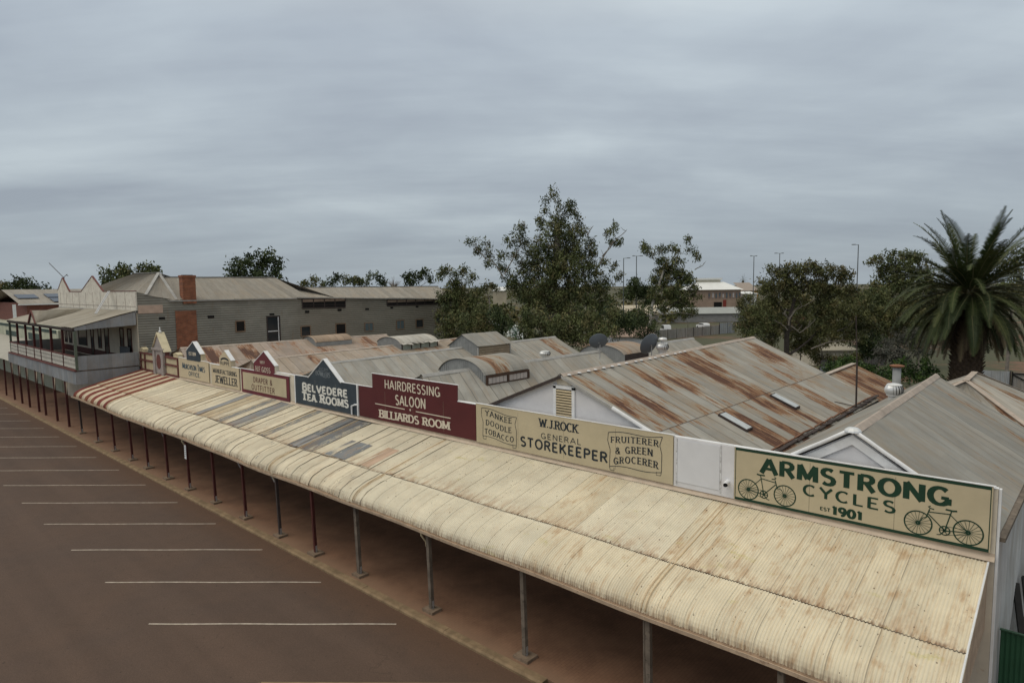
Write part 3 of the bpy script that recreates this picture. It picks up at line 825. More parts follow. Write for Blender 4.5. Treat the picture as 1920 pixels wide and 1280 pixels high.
# ------------------------------------------------------------------ the row of shops
Y0 = 19.85
def c3(x, y): return (480 + x / 4, 480 + y / 4)
def c6(x, y): return (800 + x / 4, 600 + y / 4)
R_A = ((-15.35, Y0, 8.47), (-15.37, 39.5, 8.65)); R_E = ((-25.08, Y0, 7.51), (-25.08, 51.0, 7.36))
R_F = ((-33.79, Y0, 7.51), (-33.79, 42.9, 7.63)); R_G = ((-43.6, Y0, 6.98), (-43.5, 42.0, 7.22))
R_H = ((-56.29, Y0, 7.13), (-56.29, 42.0, 6.93)); R_B = ((-4.82, Y0, 7.77), (-4.86, 33.7, 7.82))
VAL = {'AB': ((-8.37, 5.54), (-8.30, 5.50)), 'EA': ((-22.16, 5.61), (-22.1, 5.6)), 'FE': ((-29.45, 5.66), (-29.45, 5.66)),
       'GF': ((-38.4, 5.55), (-38.4, 5.6)), 'HG': ((-49.9, 4.72), (-49.9, 4.72)), 'PH': ((-62.1, 4.95), (-62.1, 4.9))}
def shop(name_label, ridge, vl, vr, mat, rmat, x_l, x_r, hip=0.0):
    a, b = ridge
    a0 = a
    if hip: a = (a[0], a[1] + hip, a[2])
    t = thing('shop_building', name_label, 'shop', ((x_l + x_r) / 2, 25, 0), 'iron roofed shops in the row')
    (lf, lb), (rf, rb) = vl, vr
    mb = MB()
    mb.corr(a, b, (rb[0], b[1], rb[1]), (rf[0], a0[1], rf[1]), nv=6, uo=rnd.random() * 9)
    ro = obj('roof', mb, mat, t)
    mb = MB(); mb.corr(a, b, (lb[0], b[1], lb[1]), (lf[0], a0[1], lf[1]), nv=6, uo=rnd.random() * 9)
    obj('rear_roof_slope', mb, mat, t)
    if hip:
        mb = MB(); mb.corr((lf[0], a0[1], lf[1]), (rf[0], a0[1], rf[1]), (a[0] + .01, a[1], a[2] - .01), (a[0] - .01, a[1], a[2] - .01), nv=3); obj('front_hip', mb, mat, t)
    mb = MB(); n = 8
    A, B = Vector(a), Vector(b)
    sr = (a[2] - rf[1]) / abs(rf[0] - a[0]); sl = (a[2] - lf[1]) / abs(lf[0] - a[0])
    for i in range(n):
        p = A.lerp(B, i / n); q = A.lerp(B, (i + 1) / n + .004); dz = rnd.uniform(-.006, .01)
        w = .17
        vs = []
        for c in (p, q):
            vs += [(c.x - w, c.y, c.z - sl * w + .022 + dz), (c.x - .03, c.y, c.z + .05 + dz), (c.x + .03, c.y, c.z + .05 + dz), (c.x + w, c.y, c.z - sr * w + .022 + dz)]
        mb.add(vs, [(0, 1, 5, 4), (1, 2, 6, 5), (2, 3, 7, 6)])
    rc = obj('ridge_cap', mb, rmat, t)
    mb = MB()
    mb.prism([(x_l + .02, b[1] - .06, 0), (x_r - .02, b[1] - .06, 0), (x_r - .02, b[1] - .06, min(rb[1], 5) - .05), (b[0] + .9 * (rb[0] - b[0]), b[1] - .06, b[2] + .9 * (rb[1] - b[2]) - .06), (b[0], b[1] - .06, b[2] - .06), (b[0] + .9 * (lb[0] - b[0]), b[1] - .06, b[2] + .9 * (lb[1] - b[2]) - .06), (x_l + .02, b[1] - .06, min(lb[1], 5) - .05)], (0, -.15, 0))
    obj('rear_wall', mb, M_greyB, t)
    return t
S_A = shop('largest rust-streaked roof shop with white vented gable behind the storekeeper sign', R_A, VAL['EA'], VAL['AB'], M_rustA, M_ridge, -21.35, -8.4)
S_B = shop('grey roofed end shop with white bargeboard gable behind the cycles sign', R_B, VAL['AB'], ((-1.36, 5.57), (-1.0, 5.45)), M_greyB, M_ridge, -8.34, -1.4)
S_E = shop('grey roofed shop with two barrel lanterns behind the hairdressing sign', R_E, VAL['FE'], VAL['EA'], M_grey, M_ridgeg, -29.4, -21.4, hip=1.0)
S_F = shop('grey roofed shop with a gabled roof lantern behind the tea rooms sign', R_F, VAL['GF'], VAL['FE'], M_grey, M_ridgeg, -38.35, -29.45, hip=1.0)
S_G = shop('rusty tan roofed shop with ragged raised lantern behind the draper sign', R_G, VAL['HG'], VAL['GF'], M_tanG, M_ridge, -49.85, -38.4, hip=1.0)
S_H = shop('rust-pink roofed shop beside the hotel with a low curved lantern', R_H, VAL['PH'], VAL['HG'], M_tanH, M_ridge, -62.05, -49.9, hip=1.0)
# street walls and parapets
for t, x0, x1, m, ztop in ((S_H, -62.05, -53.25, M_yel, 6.5), (S_H, -53.25, -49.9, M_wall, 6.62), (S_G, -49.9, -38.4, M_wall, 6.58), (S_F, -38.4, -29.45, M_wall, 6.74), (S_E, -29.45, -21.4, M_wall, 6.76), (S_A, -21.4, -8.4, M_wall, 6.80), (S_B, -8.4, -1.4, M_wall, 6.80)):
    mb = MB(); mb.box((x0, FY + .04, 0.1), (x1 - .004, FY + .2, ztop)); obj('parapet', mb, m, t)
    mb = MB(); mb.box((x0, FY + .05, ztop + .002), (x1 - .004, FY + .21, ztop + .02)); obj('coping', mb, M_whitet, t)
    mb = MB(); mb.add([(x0, FY + .036, 5.14), (x1, FY + .036, 5.14), (x1, FY + .03, 5.06), (x1, FY - .09, 4.965), (x0, FY - .09, 4.965), (x0, FY + .03, 5.06)], [(0, 1, 2, 5), (5, 2, 3, 4)]); obj('flashing', mb, M_flash, t)
# shop A: white gable with louvred vent, white flashing, skylights, sheet laps
mb = MB(); mb.prism([(-21.2, 20.0, 5.6), (-9.4, 20.0, 5.6), (-9.4, 20.0, 5.95), (-15.35, 20.0, 8.40), (-21.2, 20.0, 5.95)], (0, .15, 0)); gw = obj('gable_wall', mb, M_white, S_A)
mb = MB()
for (xa, xb, za, zb) in ((-15.78, -15.64, 6.7, 8.0), (-14.86, -14.72, 6.7, 8.0), (-15.78, -14.72, 7.9, 8.03)): mb.box((xa, 19.93, za), (xb, 19.998, zb))
vf = obj('vent', mb, M_whitet, gw)
mb = MB()
for i in range(10): mb.beam((-15.64, 19.96, 6.86 + i * .107), (-14.86, 19.96, 6.86 + i * .107), .10, .02, (0, -.6, .8))
vf2 = obj('vent_louvres', mb, paint('vent_slats', (.56, .46, .30), .7, .1), S_A)
mb = MB(); mb.box((-15.64, 19.985, 6.7), (-14.86, 19.997, 7.9)); obj('vent_backing', mb, M_dark, S_A)
mb = MB(); mb.box((-15.62, 19.975, 8.05), (-14.9, 19.998, 8.32)); obj('gable_patch', mb, paint('cream_patch', (.60, .54, .44), .8, .15, 2), S_A)
mb = MB(); mb.beam((-15.3, 19.86, 8.42), (-21.3, 19.86, 5.97), .10, .12); obj('barge_board', mb, M_timberd, S_A)
mb = MB(); mb.beam((-15.4, 19.86, 8.43), (-12.9, 19.86, 7.42), .08, .10); obj('barge_board', mb, M_ridgeg, S_A)
mb = MB(); mb.path([(-12.9, 19.84, 7.45), (-11.9, 19.84, 7.02), (-10.9, 19.84, 6.60), (-9.8, 19.84, 6.14)], .075, 8); obj('barge_flashing', mb, M_whitet, S_A)
mb = MB()
for i in range(17):
    y = 20.2 + i * .62 + rnd.uniform(-.1, .1); mb.lathe((-15.18 + rnd.uniform(-.03, .05), y, 8.44 + .006 * i), [(.0, -.02), (.07, 0), (.09, .02), (.05, .045), (0, .05)], 8, False)
obj('sealant_dabs', mb, M_whitet, S_A)
def sl(x, y, off=.03): return (x, y, 8.47 - .42 * (x + 15.35) + off + (y - 20) * .004)
for (ya, yb) in ((24.6, 25.2), (30.3, 30.9)):
    mb = MB(); xa, xb = -10.95, -9.75
    mb.prism([sl(xa, ya, .0), sl(xb, ya, .0), sl(xb, yb, .0), sl(xa, yb, .0)], (.03, 0, .085)); s = obj('skylight', mb, M_timberd, S_A)
    mb = MB(); mb.prism([sl(xa + .08, ya + .04, .07), sl(xb - .02, ya + .04, .07), sl(xb - .02, yb - .04, .07), sl(xa + .08, yb - .04, .07)], (.012, 0, .04)); obj('pane', mb, paint('milky_pane', (.44, .46, .46), .25, .12, 3), s)
# box gutter between A and B with ragged rusty edge
mb = MB()
for i in range(22):
    y = 20.2 + i * .9; mb.beam((-8.45 + rnd.uniform(-.05, .05), y, 5.63 + rnd.uniform(-.02, .04)), (-8.45 + rnd.uniform(-.05, .05), y + .95, 5.63 + rnd.uniform(-.02, .04)), .16, .05)
obj('valley_gutter', mb, M_timberd, S_A)
mb = MB()
for i in range(15):
    y = 20.3 + i * 1.3; mb.beam((-8.62, y, 5.69 + rnd.uniform(-.03, .03)), (-8.62, y + 1.2, 5.69 + rnd.uniform(-.03, .05)), .07, .03)
obj('gutter_flange', mb, paint('rusty_flange', (.17, .08, .045), .8, .3, 3), S_A)
# shop B: gable with boards, barge flashings, side wall, gutter
mb = MB(); mb.prism([(-7.9, 20.0, 5.75), (-1.9, 20.0, 5.75), (-4.82, 20.0, 7.66)], (0, .14, 0)); obj('gable_wall', mb, M_white, S_B)
for sgn, ex in ((-1, -8.1), (1, -1.6)):
    mb = MB(); sl_ = .63
    dx = abs(ex + 4.82)
    mb.prism([(-4.82, 19.93, 7.62), (ex, 19.93, 7.62 - sl_ * dx), (ex, 19.93, 7.34 - sl_ * dx), (-4.82, 19.93, 7.34)], (0, .06, 0)); obj('barge_board', mb, M_whitet, S_B)
    mb = MB(); pts = [(-4.82 + sgn * dx * k / 8, 19.86, 7.80 - sl_ * dx * k / 8 + rnd.uniform(-.012, .012)) for k in range(9)]
    mb.path(pts, .06, 8); obj('barge_flashing', mb, M_whitet, S_B, smooth=True)
mb = MB(); mb.lathe((-4.82, 19.95, 7.74), [(.0, .1), (.14, .09), (.22, .03), (.24, -.02)], 10, False); obj('apex_cap', mb, M_bright, S_B)
sw = [(-1.38, 19.82, 0), (-.98, 33.6, 0)]
mb = MB(); mb.corr((sw[0][0], sw[0][1], 0), (sw[1][0], sw[1][1], 0), (sw[1][0], sw[1][1], 5.42), (sw[0][0], sw[0][1], 5.52), nv=3)
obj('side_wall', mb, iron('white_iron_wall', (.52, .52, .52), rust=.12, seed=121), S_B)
mb = MB(); a, b = Vector((-1.30, 19.75, 5.50)), Vector((-.90, 33.6, 5.38))
mb.beam(a, b, .16, .11); obj('eaves_gutter', mb, M_timber, S_B)
mb = MB(); mb.box((-1.398, 19.68, .1), (-1.34, 19.82, 6.80)); obj('corner_board', mb, M_whitet, S_B)
# white painted wall between the two right hand signs
mb = MB(); mb.box((-10.26, FY + .0, 5.1), (-8.14, FY + .036, 6.8)); wp = obj('white_wall_panel', mb, M_white, S_A)
mb = MB(); mb.box((-10.12, FY - .02, 5.28), (-8.62, FY - .003, 6.74)); obj('blank_board', mb, paint('grey_white_board', (.64, .64, .66), .7, .04), S_A)
mb = MB()
for xx in (-10.15, -8.59): mb.box((xx - .018, FY - .024, 5.2), (xx + .018, FY - .002, 6.78))
obj('joint_strip', mb, paint('flaking_white', (.62, .62, .62), .8, .2, 4, .7, (.22, .2, .18)), S_A)
mb = MB(); mb.path([(-8.34, FY + .05, 5.63), (-8.34, FY - .16, 5.60), (-8.30, FY - .28, 5.58)], .075, 14, caps=False)
pp = obj('pipe_outlet', mb, M_whitet, S_A, smooth=True)
mb = MB(); mb.path([(-8.31, FY - .26, 5.585), (-8.30, FY - .272, 5.582)], .062, 14); obj('pipe_bore', mb, M_dark, pp)
# shop H parapet: yellow dado with maroon rails and the little clock-tower-shaped pediment
mb = MB()
for z in (5.02, 5.84, 6.46): mb.box((-61.95, FY - .06, z), (-53.35, FY + .036, z + .15))
for xx in (-61.9, -60.9, -53.6): mb.box((xx, FY - .05, 5.0), (xx + .16, FY + .034, 6.6))
obj('maroon_rails', mb, M_maroon2, S_H)
px0, px1 = -58.35, -56.1
mb = MB(); mb.box((px0, FY - .12, 5.05), (px1, FY + .4, 7.0)); mb.prism([(px0 - .1, FY - .1, 7.0), (px1 + .1, FY - .1, 7.0), ((px0 + px1) / 2, FY - .1, 8.35)], (0, .45, 0))
for xx in (px0, px1 - .45): mb.box((xx, FY - .2, 4.98), (xx + .45, FY - .122, 7.02))
mb.box((px0 - .12, FY - .24, 7.02), (px1 + .12, FY - .104, 7.18))
pw = obj('pediment', mb, paint('grey_pediment', (.34, .30, .28), .85, .15, 2, .25, (.2, .14, .11)), S_H)
mb = MB(); xm = (px0 + px1) / 2
mb.prism([(px1 + .25, FY - .2, 6.92), (px1 + .17, FY - .2, 7.04), (xm, FY - .2, 8.50), (xm, FY - .2, 8.36)], (0, .62, 0)); mb.prism([(px0 - .25, FY - .2, 6.92), (px0 - .17, FY - .2, 7.04), (xm, FY - .2, 8.50), (xm, FY - .2, 8.36)], (0, .62, 0))
obj('pediment_roof', mb, paint('yellow_roof', (.60, .52, .35), .7, .12, 2, .2, (.4, .3, .14)), pw)
mb = MB(); mb.box((px1 + .004, FY + .0, 5.6), (px1 + .02, FY + .36, 6.95)); obj('pediment_side', mb, M_maroon2, pw)
mb = MB(); mb.prism([(xm + .48 * math.cos(a), FY - .145, 6.05 + .62 * math.sin(a)) for a in np.linspace(0, 2 * PI, 17)[:-1]], (0, .02, 0)); obj('oval_boss', mb, M_maroon2, pw)
mb = MB(); mb.lathe((xm, FY + .1, 8.45), [(.10, 0), (.12, .15), (.04, .2), (.05, .4), (0, .5)], 8); obj('finial', mb, M_whitet, pw)
for xx in (-61.7, -54.1):
    mb = MB(); mb.box((xx - .1, FY - .05, 6.62), (xx + .85, FY + .3, 6.86)); mb.prism([(xx - .15, FY - .08, 6.86), (xx + .9, FY - .08, 6.86), (xx + .38, FY - .08, 7.02)], (0, .42, 0)); obj('parapet_block', mb, M_yel, S_H)

# ------------------------------------------------------------------ roof lanterns (parts of their shops)
def lantern(t, Y, pts, Lr, arch, mats, zl):
    """pts: pixel picks of left eave, apex, right eave on the front plane Y; Lr length along the ridge"""
    l, a, r = [Py(*pts[k], Y) for k in ('left', 'apex', 'right')]
    zb = zl
    if arch:
        cx = (l[0] + r[0]) / 2; hw = (r[0] - l[0]) / 2; ze = (l[2] + r[2]) / 2; rise = a[2] - ze
        prof = [(cx + hw * math.sin(q), ze + rise * (math.cos(q) - math.cos(1.25)) / (1 - math.cos(1.25))) for q in np.linspace(-1.25, 1.25, 17)]
        s = math.sin(1.25); prof = [(cx + (p[0] - cx) / s, p[1]) for p in prof]
    else: prof = [(l[0], l[2]), (a[0], a[2]), (r[0], r[2])]
    mroof, mwall, mside = mats
    x0, x1 = prof[0][0], prof[-1][0]
    mb = MB()
    if arch:
        n = int(Lr / .076 * 5); vs = []; uv = []
        for i in range(n + 1):
            y = Y - .1 + (Lr + .2) * i / n
            for j, p in enumerate(prof):
                d = .009 * math.sin((y) / .076 * 2 * PI); q = -1.25 + 2.5 * j / 16
                vs.append((p[0] + d * math.sin(q), y, p[1] + d * math.cos(q) + .03)); uv.append((y, j * .2))
        mb.add(vs, [(i * 17 + j, i * 17 + j + 1, (i + 1) * 17 + j + 1, (i + 1) * 17 + j) for i in range(n) for j in range(16)], uv)
    else:
        ov = .12
        for s_ in (0, 2):
            e = prof[s_]; ap = prof[1]; ex = e[0] + (e[0] - ap[0]) * ov; ez = e[1] + (e[1] - ap[1]) * ov
            mb.corr((ap[0], Y - .12, ap[1] + .03), (ap[0], Y + Lr + .15, ap[1] + .03), (ex, Y + Lr + .15, ez + .03), (ex, Y - .12, ez + .03), nv=3)
    lr = obj('lantern_roof', mb, mroof, t)
    mb = MB(); mb.prism([(x0, Y + Lr, zb)] + [(p[0], Y + Lr, p[1]) for p in prof] + [(x1, Y + Lr, zb)], (0, -.05, 0)); obj('lantern_end', mb, mwall, t)
    mb = MB(); mb.prism([(x0, Y, zb)] + [(p[0], Y, p[1]) for p in prof] + [(x1, Y, zb)], (0, .05, 0))
    # ribs of the corrugated end
    for xx in np.arange(x0 + .06, x1 - .05, .16):
        zt = float(np.interp(xx, [p[0] for p in prof], [p[1] for p in prof])); mb.box((xx, Y - .022, zb), (xx + .08, Y - .002, zt - .02))
    obj('lantern_end', mb, mwall, t)
    for xs_ in (x0, x1):
        mb = MB(); mb.box((xs_ - .03, Y + .052, zb), (xs_ + .03, Y + Lr - .052, prof[0][1] - .01)); sd = obj('lantern_side', mb, mside, t)
    return x0, x1, prof[0][1], sd
M_rib = paint('grey_ribbed_end', (.27, .275, .27), .6, .15, 2.0, .12, (.2, .15, .1))
x0, x1, ze, sd = lantern(S_E, 24.3, dict(left=c6(95, 385), apex=c6(265, 292), right=c6(440, 410)), 3.55, True, (M_grey, M_rib, M_timberd), 6.2)
zb = 6.60
mb = MB(); X = x1 + .032
for z in (zb, ze - .12): mb.box((X, 24.3, z), (X + .06, 27.85, z + .12))
for y in (24.3, 25.99, 27.73): mb.box((X + .002, y, zb + .122), (X + .058, y + .14, ze - .122))
wf = obj('lantern_window_frame', mb, paint('brown_frame', (.075, .045, .032), .8, .2, 3), S_E)
for ya, yb in ((24.47, 25.96), (26.16, 27.7)):
    mb = MB()
    k = 5
    for i in range(k): mb.box((X + .012, ya + (yb - ya) * i / k + .015, zb + .13), (X + .03, ya + (yb - ya) * (i + 1) / k - .015, ze - .13))
    obj('lantern_window', mb, M_pane, wf)
x0, x1, ze, sd = lantern(S_E, 37.0, dict(left=c6(1150, 240), apex=c6(1330, 188), right=c6(1485, 262)), 3.2, True, (M_tanG, M_rib, M_timberd), 6.3)
x0, x1, ze, sd = lantern(S_F, 32.0, dict(left=c3(1450, 668), apex=c3(1550, 588), right=c3(1660, 672)), 3.45, False, (M_greyB, M_rib, paint('louvre_brown', (.27, .21, .15), .8, .15, 2)), 6.3)
mb = MB(); X = x1 + .03
for i in range(6): mb.beam((X + .05, 32.1, 6.88 + i * .155), (X + .05, 35.3, 6.88 + i * .155), .13, .03, (.7, 0, .7))
obj('lantern_louvres', mb, paint('louvre_tan', (.33, .26, .18), .8, .15, 2), S_F)
for y in (31.97, 35.36):
    mb = MB(); mb.box((x1 - .02, y, 6.3), (x1 + .09, y + .1, ze)); obj('corner_trim', mb, M_ridgeg, S_F)
x0, x1, ze, sd = lantern(S_G, 33.2, dict(left=c3(910, 645), apex=c3(1000, 608), right=c3(1090, 662)), 4.0, True, (iron('pale_lifting_iron', (.46, .44, .39), rust=.35, seed=140), M_rib, paint('pale_green_boards', (.30, .33, .28), .8, .2, 2, .3, (.12, .11, .08))), 5.9)
mb = MB()
for i in range(7):
    y = 33.15 + i * .6; mb.add([(x1 - .1, y, ze + .06), (x1 - .1, y + .56, ze + .06), (x1 + .32, y + .56, ze - .02 + rnd.uniform(-.1, .08)), (x1 + .32, y, ze - .02 + rnd.uniform(-.1, .08))], [(0, 1, 2, 3)])
obj('bent_sheet_edge', mb, paint('bent_sheet', (.44, .41, .36), .6, .2, 3, .3, (.25, .13, .07)), S_G)
mb = MB()
for y in (33.2, 34.2, 35.2, 36.2, 37.1): mb.box((x1 + .032, y, 6.2), (x1 + .07, y + .09, ze - .03))
obj('lantern_posts', mb, M_timberd, S_G)
x0, x1, ze, sd = lantern(S_H, 32.6, dict(left=c3(345, 635), apex=c3(405, 603), right=c3(452, 655)), 4.0, True, (iron('orange_rust_iron', (.34, .25, .18), rust=1.0, seed=150), M_rib, M_rib), 5.6)

# small roofs behind the row
t = thing('lean_to_roof', 'heavily rust-striped small gable roof behind the big rusty roof', 'roof', (-11, 42, 0))
rc0, rc1 = (-11.1, 39.62, 6.63), (-11.15, 45.8, 6.66)
mb = MB(); mb.corr(rc0, rc1, (-7.2, 45.8, 4.9), (-7.2, 39.62, 4.9), nv=4); obj('roof', mb, M_rustC, t)
mb = MB(); mb.corr(rc0, rc1, (-15.2, 45.8, 4.9), (-15.2, 39.62, 4.9), nv=4); obj('rear_roof_slope', mb, M_rustC, t)
mb = MB(); mb.beam((-11.1, 39.62, 6.68), (-11.15, 45.8, 6.71), .3, .03); obj('ridge_cap', mb, M_ridge, t)
mb = MB(); mb.prism([(-15, 45.7, 0), (-7.3, 45.7, 0), (-7.3, 45.7, 4.85), (-11.15, 45.7, 6.6), (-15, 45.7, 4.85)], (0, -.1, 0)); mb.prism([(-15, 39.72, 0), (-7.3, 39.72, 0), (-7.3, 39.72, 4.85), (-11.15, 39.72, 6.57), (-15, 39.72, 4.85)], (0, .1, 0)); mb.box((-7.4, 39.83, 0), (-7.3, 45.59, 4.84)); obj('walls', mb, M_rib, t)
t = thing('shed_roof', 'hipped grey outbuilding roof with rust stripes near the palm', 'roof', (-4, 41, 0))
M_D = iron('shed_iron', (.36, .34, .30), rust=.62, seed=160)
d0, d1 = (-4.25, 38.2, 7.08), (-4.3, 42.0, 7.08)
mb = MB(); mb.corr(d0, d1, (-.9, 45.2, 5.2), (-.9, 34.6, 5.2), nv=4); obj('roof', mb, M_D, t)
mb = MB(); mb.corr(d1, d0, (-7.6, 34.6, 5.2), (-7.6, 45.2, 5.2), nv=4); obj('left_roof_slope', mb, M_D, t)
mb = MB(); mb.corr((-7.6, 34.6, 5.2), (-.9, 34.6, 5.2), (-4.24, 38.2, 7.06), (-4.26, 38.2, 7.06), nv=3); obj('hip_end', mb, M_D, t)
mb = MB(); mb.beam((-4.25, 38.1, 7.12), (-4.3, 42.0, 7.12), .28, .03); mb.beam((-4.25, 38.2, 7.12), (-.95, 34.65, 5.25), .24, .03); mb.beam((-4.25, 38.2, 7.12), (-7.55, 34.65, 5.25), .24, .03); mb.beam((-4.3, 42, 7.12), (-.95, 45.15, 5.25), .24, .03)
obj('ridge_cap', mb, M_ridge, t)
mb = MB(); mb.box((-7.4, 34.8, 0), (-1.1, 45, 5.15)); obj('walls', mb, M_rib, t)

# ------------------------------------------------------------------ shop signs on the parapets
SY = FY - .004
M_joint = paint('joint_dark', (.22, .18, .13), .9, .2)  # slightly darker colour for the thin strips at the board joints
def sign(label, poly, mat, x, z, border=None, bmat=None, cap=None):
    t = thing('shop_sign', label, 'sign', (x, FY, z), 'painted shop signs along the parapet')
    mb = MB(); mb.prism([(px, SY - .03, pz) for px, pz in poly], (0, .032, 0))
    b = obj('board', mb, mat, t)
    xs_ = [p[0] for p in poly]; zs_ = sorted(p[1] for p in poly); nj = int((max(xs_) - min(xs_)) / 2.4)
    for i in range(1, nj + 1):
        if nj < 2: break
        xj = min(xs_) + (max(xs_) - min(xs_)) * i / (nj + 1) + .07
        mb = MB(); mb.box((xj, SY - .0312, zs_[0] + .1), (xj + .012, SY - .0304, zs_[len(zs_) // 2] - .1)); obj('board_joint', mb, M_joint, b)
    if cap:
        mb = MB()
        for (a, b_) in cap: mb.beam((a[0], FY - .005, a[1] + .032), (b_[0], FY - .005, b_[1] + .032), .085, .022)
        obj('capping', mb, M_whitet, t)
    return t
LY = SY - .034
t = sign('cream shop sign reading Murchison Times Office with dark blue gable', [(-53.25, 5.15), (-47.68, 5.15), (-47.68, 6.68), (-53.25, 6.68)], M_tanboard2, -50.4, 5.15, cap=(((-53.3, 6.66), (-51.6, 6.66)), ((-48.95, 6.66), (-47.6, 6.66))))
mb = MB(); mb.prism([(-51.55, SY - .05, 6.6), (-49.05, SY - .05, 6.6), (-49.05, SY - .05, 7.2), (-50.25, SY - .05, 8.0), (-51.55, SY - .05, 7.28)], (0, .05, 0)); obj('gable_panel', mb, M_signblue, t)
mb = MB(); mb.prism([(-51.55, SY + .003, 6.7), (-49.05, SY + .003, 6.7), (-49.05, SY + .003, 7.2), (-50.25, SY + .003, 8.0), (-51.55, SY + .003, 7.28)], (0, .35, 0)); obj('gable_body', mb, M_yel, t)
mb = MB(); mb.beam((-50.25, FY + .1, 8.06), (-48.95, FY + .1, 7.18), .34, .045); mb.beam((-50.25, FY + .1, 8.06), (-51.62, FY + .1, 7.3), .34, .045); obj('gable_capping', mb, M_whitet, t)
L = Lettering(LY); L.text('MURCHISON TIMES', -52.5, -48.35, 5.87, .40, .2, .12, size=[1.1] + [.9] * 8 + [1, 1.15] + [.9] * 4); L.text('OFFICE.', -51.35, -49.2, 5.39, .31, .2, .13); L.build('lettering', M_inkb, t)
L = Lettering(SY - .054); L.text('EST.1894', -51.05, -49.75, 7.0, .25, .18, .12); L.build('gable_lettering', M_letter, t)
t = sign('cream shop sign reading Manufacturing Jeweller in dark slab letters', [(-47.2, 5.08), (-42.8, 5.08), (-42.8, 6.6), (-47.2, 6.6)], M_tanboard2, -45, 5.08, cap=(((-47.25, 6.58), (-45.8, 6.58)), ((-43.9, 6.58), (-42.7, 6.58))))
mb = MB(); mb.prism([(-45.75, SY - .04, 6.58), (-44.0, SY - .04, 6.58), (-44.0, SY - .04, 7.08), (-44.88, SY - .04, 7.66), (-45.75, SY - .04, 7.18)], (0, .34, 0)); obj('gable_panel', mb, M_tanboard2, t)
mb = MB(); mb.beam((-44.88, FY + .1, 7.72), (-43.88, FY + .1, 7.05), .3, .045); obj('gable_capping', mb, M_whitet, t)
L = Lettering(LY); L.text('MANUFACTURING', -46.92, -43.13, 6.0, .30, .18, .09, serif=True); L.text('JEWELLER', -46.65, -43.15, 5.31, .52, .17, .09, serif=True, gap=.24); L.build('lettering', M_ink, t)
L = Lettering(SY - .044); L.text('RUPPE', -45.6, -44.15, 6.68, .23, .2, .12); L.build('gable_lettering', M_ink, t)
L = Lettering(SY - .044); L.stroke(arc(-44.9, 6.85, .72, .3, 150, 30, 8), .13); L.build('painted_arc', M_ink, t)
t = sign('tan shop sign with maroon border reading Draper and Outfitter', [(-42.45, 5.05), (-36.1, 5.05), (-36.1, 6.64), (-42.45, 6.64)], M_signmar2, -39.3, 5.05, cap=(((-42.5, 6.62), (-40.5, 6.62)), ((-37.9, 6.62), (-36.0, 6.62))))
mb = MB(); mb.box((-42.2, SY - .046, 5.27), (-36.42, SY - .032, 6.43)); obj('face_panel', mb, M_tanboard, t)
mb = MB(); mb.prism([(-40.55, SY - .04, 6.6), (-37.86, SY - .04, 6.6), (-37.86, SY - .04, 7.14), (-39.18, SY - .04, 7.94), (-40.55, SY - .04, 7.16)], (0, .04, 0)); obj('gable_panel', mb, M_signmar2, t)
mb = MB(); mb.prism([(-40.55, SY + .003, 6.6), (-37.86, SY + .003, 6.6), (-37.86, SY + .003, 7.14), (-39.18, SY + .003, 7.94), (-40.55, SY + .003, 7.16)], (0, .3, 0)); obj('gable_body', mb, M_wall, t)
mb = MB(); mb.beam((-39.18, FY + .1, 8.0), (-37.8, FY + .1, 7.14), .26, .045); mb.beam((-39.18, FY + .1, 8.0), (-40.6, FY + .1, 7.18), .26, .045); obj('gable_capping', mb, M_whitet, t)
L = Lettering(SY - .05); L.text('DRAPER &', -40.68, -38.17, 5.87, .34, .14, .12, gap=.3); L.text('OUTFITTER', -40.97, -37.9, 5.36, .35, .14, .12, gap=.3); L.build('lettering', M_inkm, t)
L = Lettering(SY - .044); L.text('1897', -39.7, -39.05, 7.18, .18, .16, .1); L.text('H.F.GOSS', -40.3, -38.35, 6.64, .33, .14, .08, serif=True, gap=.2); L.build('gable_lettering', M_letter, t)
t = sign('slate blue triangular-topped sign reading Belvedere Tea Rooms in white', [(-35.32, 5.1), (-28.93, 5.14), (-28.93, 6.80), (-35.32, 6.78)], M_signblue, -32.1, 5.1, cap=(((-35.36, 6.76), (-33.75, 6.78)), ((-30.5, 6.79), (-28.85, 6.79))))
mb = MB(); mb.prism([(-33.8, SY - .04, 6.74), (-30.45, SY - .04, 6.74), (-32.09, SY - .04, 7.95)], (0, .2, 0)); obj('gable_panel', mb, M_signblue, t)
mb = MB(); mb.beam((-32.09, FY + .06, 7.99), (-30.4, FY + .06, 6.78), .26, .045); mb.beam((-32.09, FY + .06, 7.99), (-33.82, FY + .06, 6.78), .26, .045); obj('gable_capping', mb, M_whitet, t)
mb = MB(); mb.box((-35.42, SY - .05, 5.08), (-35.325, FY + .1, 6.8)); mb.box((-28.925, SY - .05, 5.12), (-28.82, FY + .1, 6.82)); obj('side_trim', mb, M_whitet, t)
mb = MB(); mb.path([(-29.35, SY - .10, 5.15), (-29.35, SY - .10, 5.62), (-29.05, SY - .10, 5.72), (-28.95, SY - .02, 5.72)], .05, 8); obj('overflow_pipe', mb, M_whitet, t)
L = Lettering(LY); L.text('BELVEDERE', -34.5, -29.82, (5.95, 6.02), .40, .3, .2, size=[1.12] + [1] * 6 + [1.0, 1], gap=.2); L.text('TEA ROOMS', -34.55, -29.78, (5.38, 5.47), .44, .28, .18, serif=True, size=[1.08, .9, .9, 1, 1.08] + [.92] * 4, gap=.2); L.build('lettering', M_letterw, t)
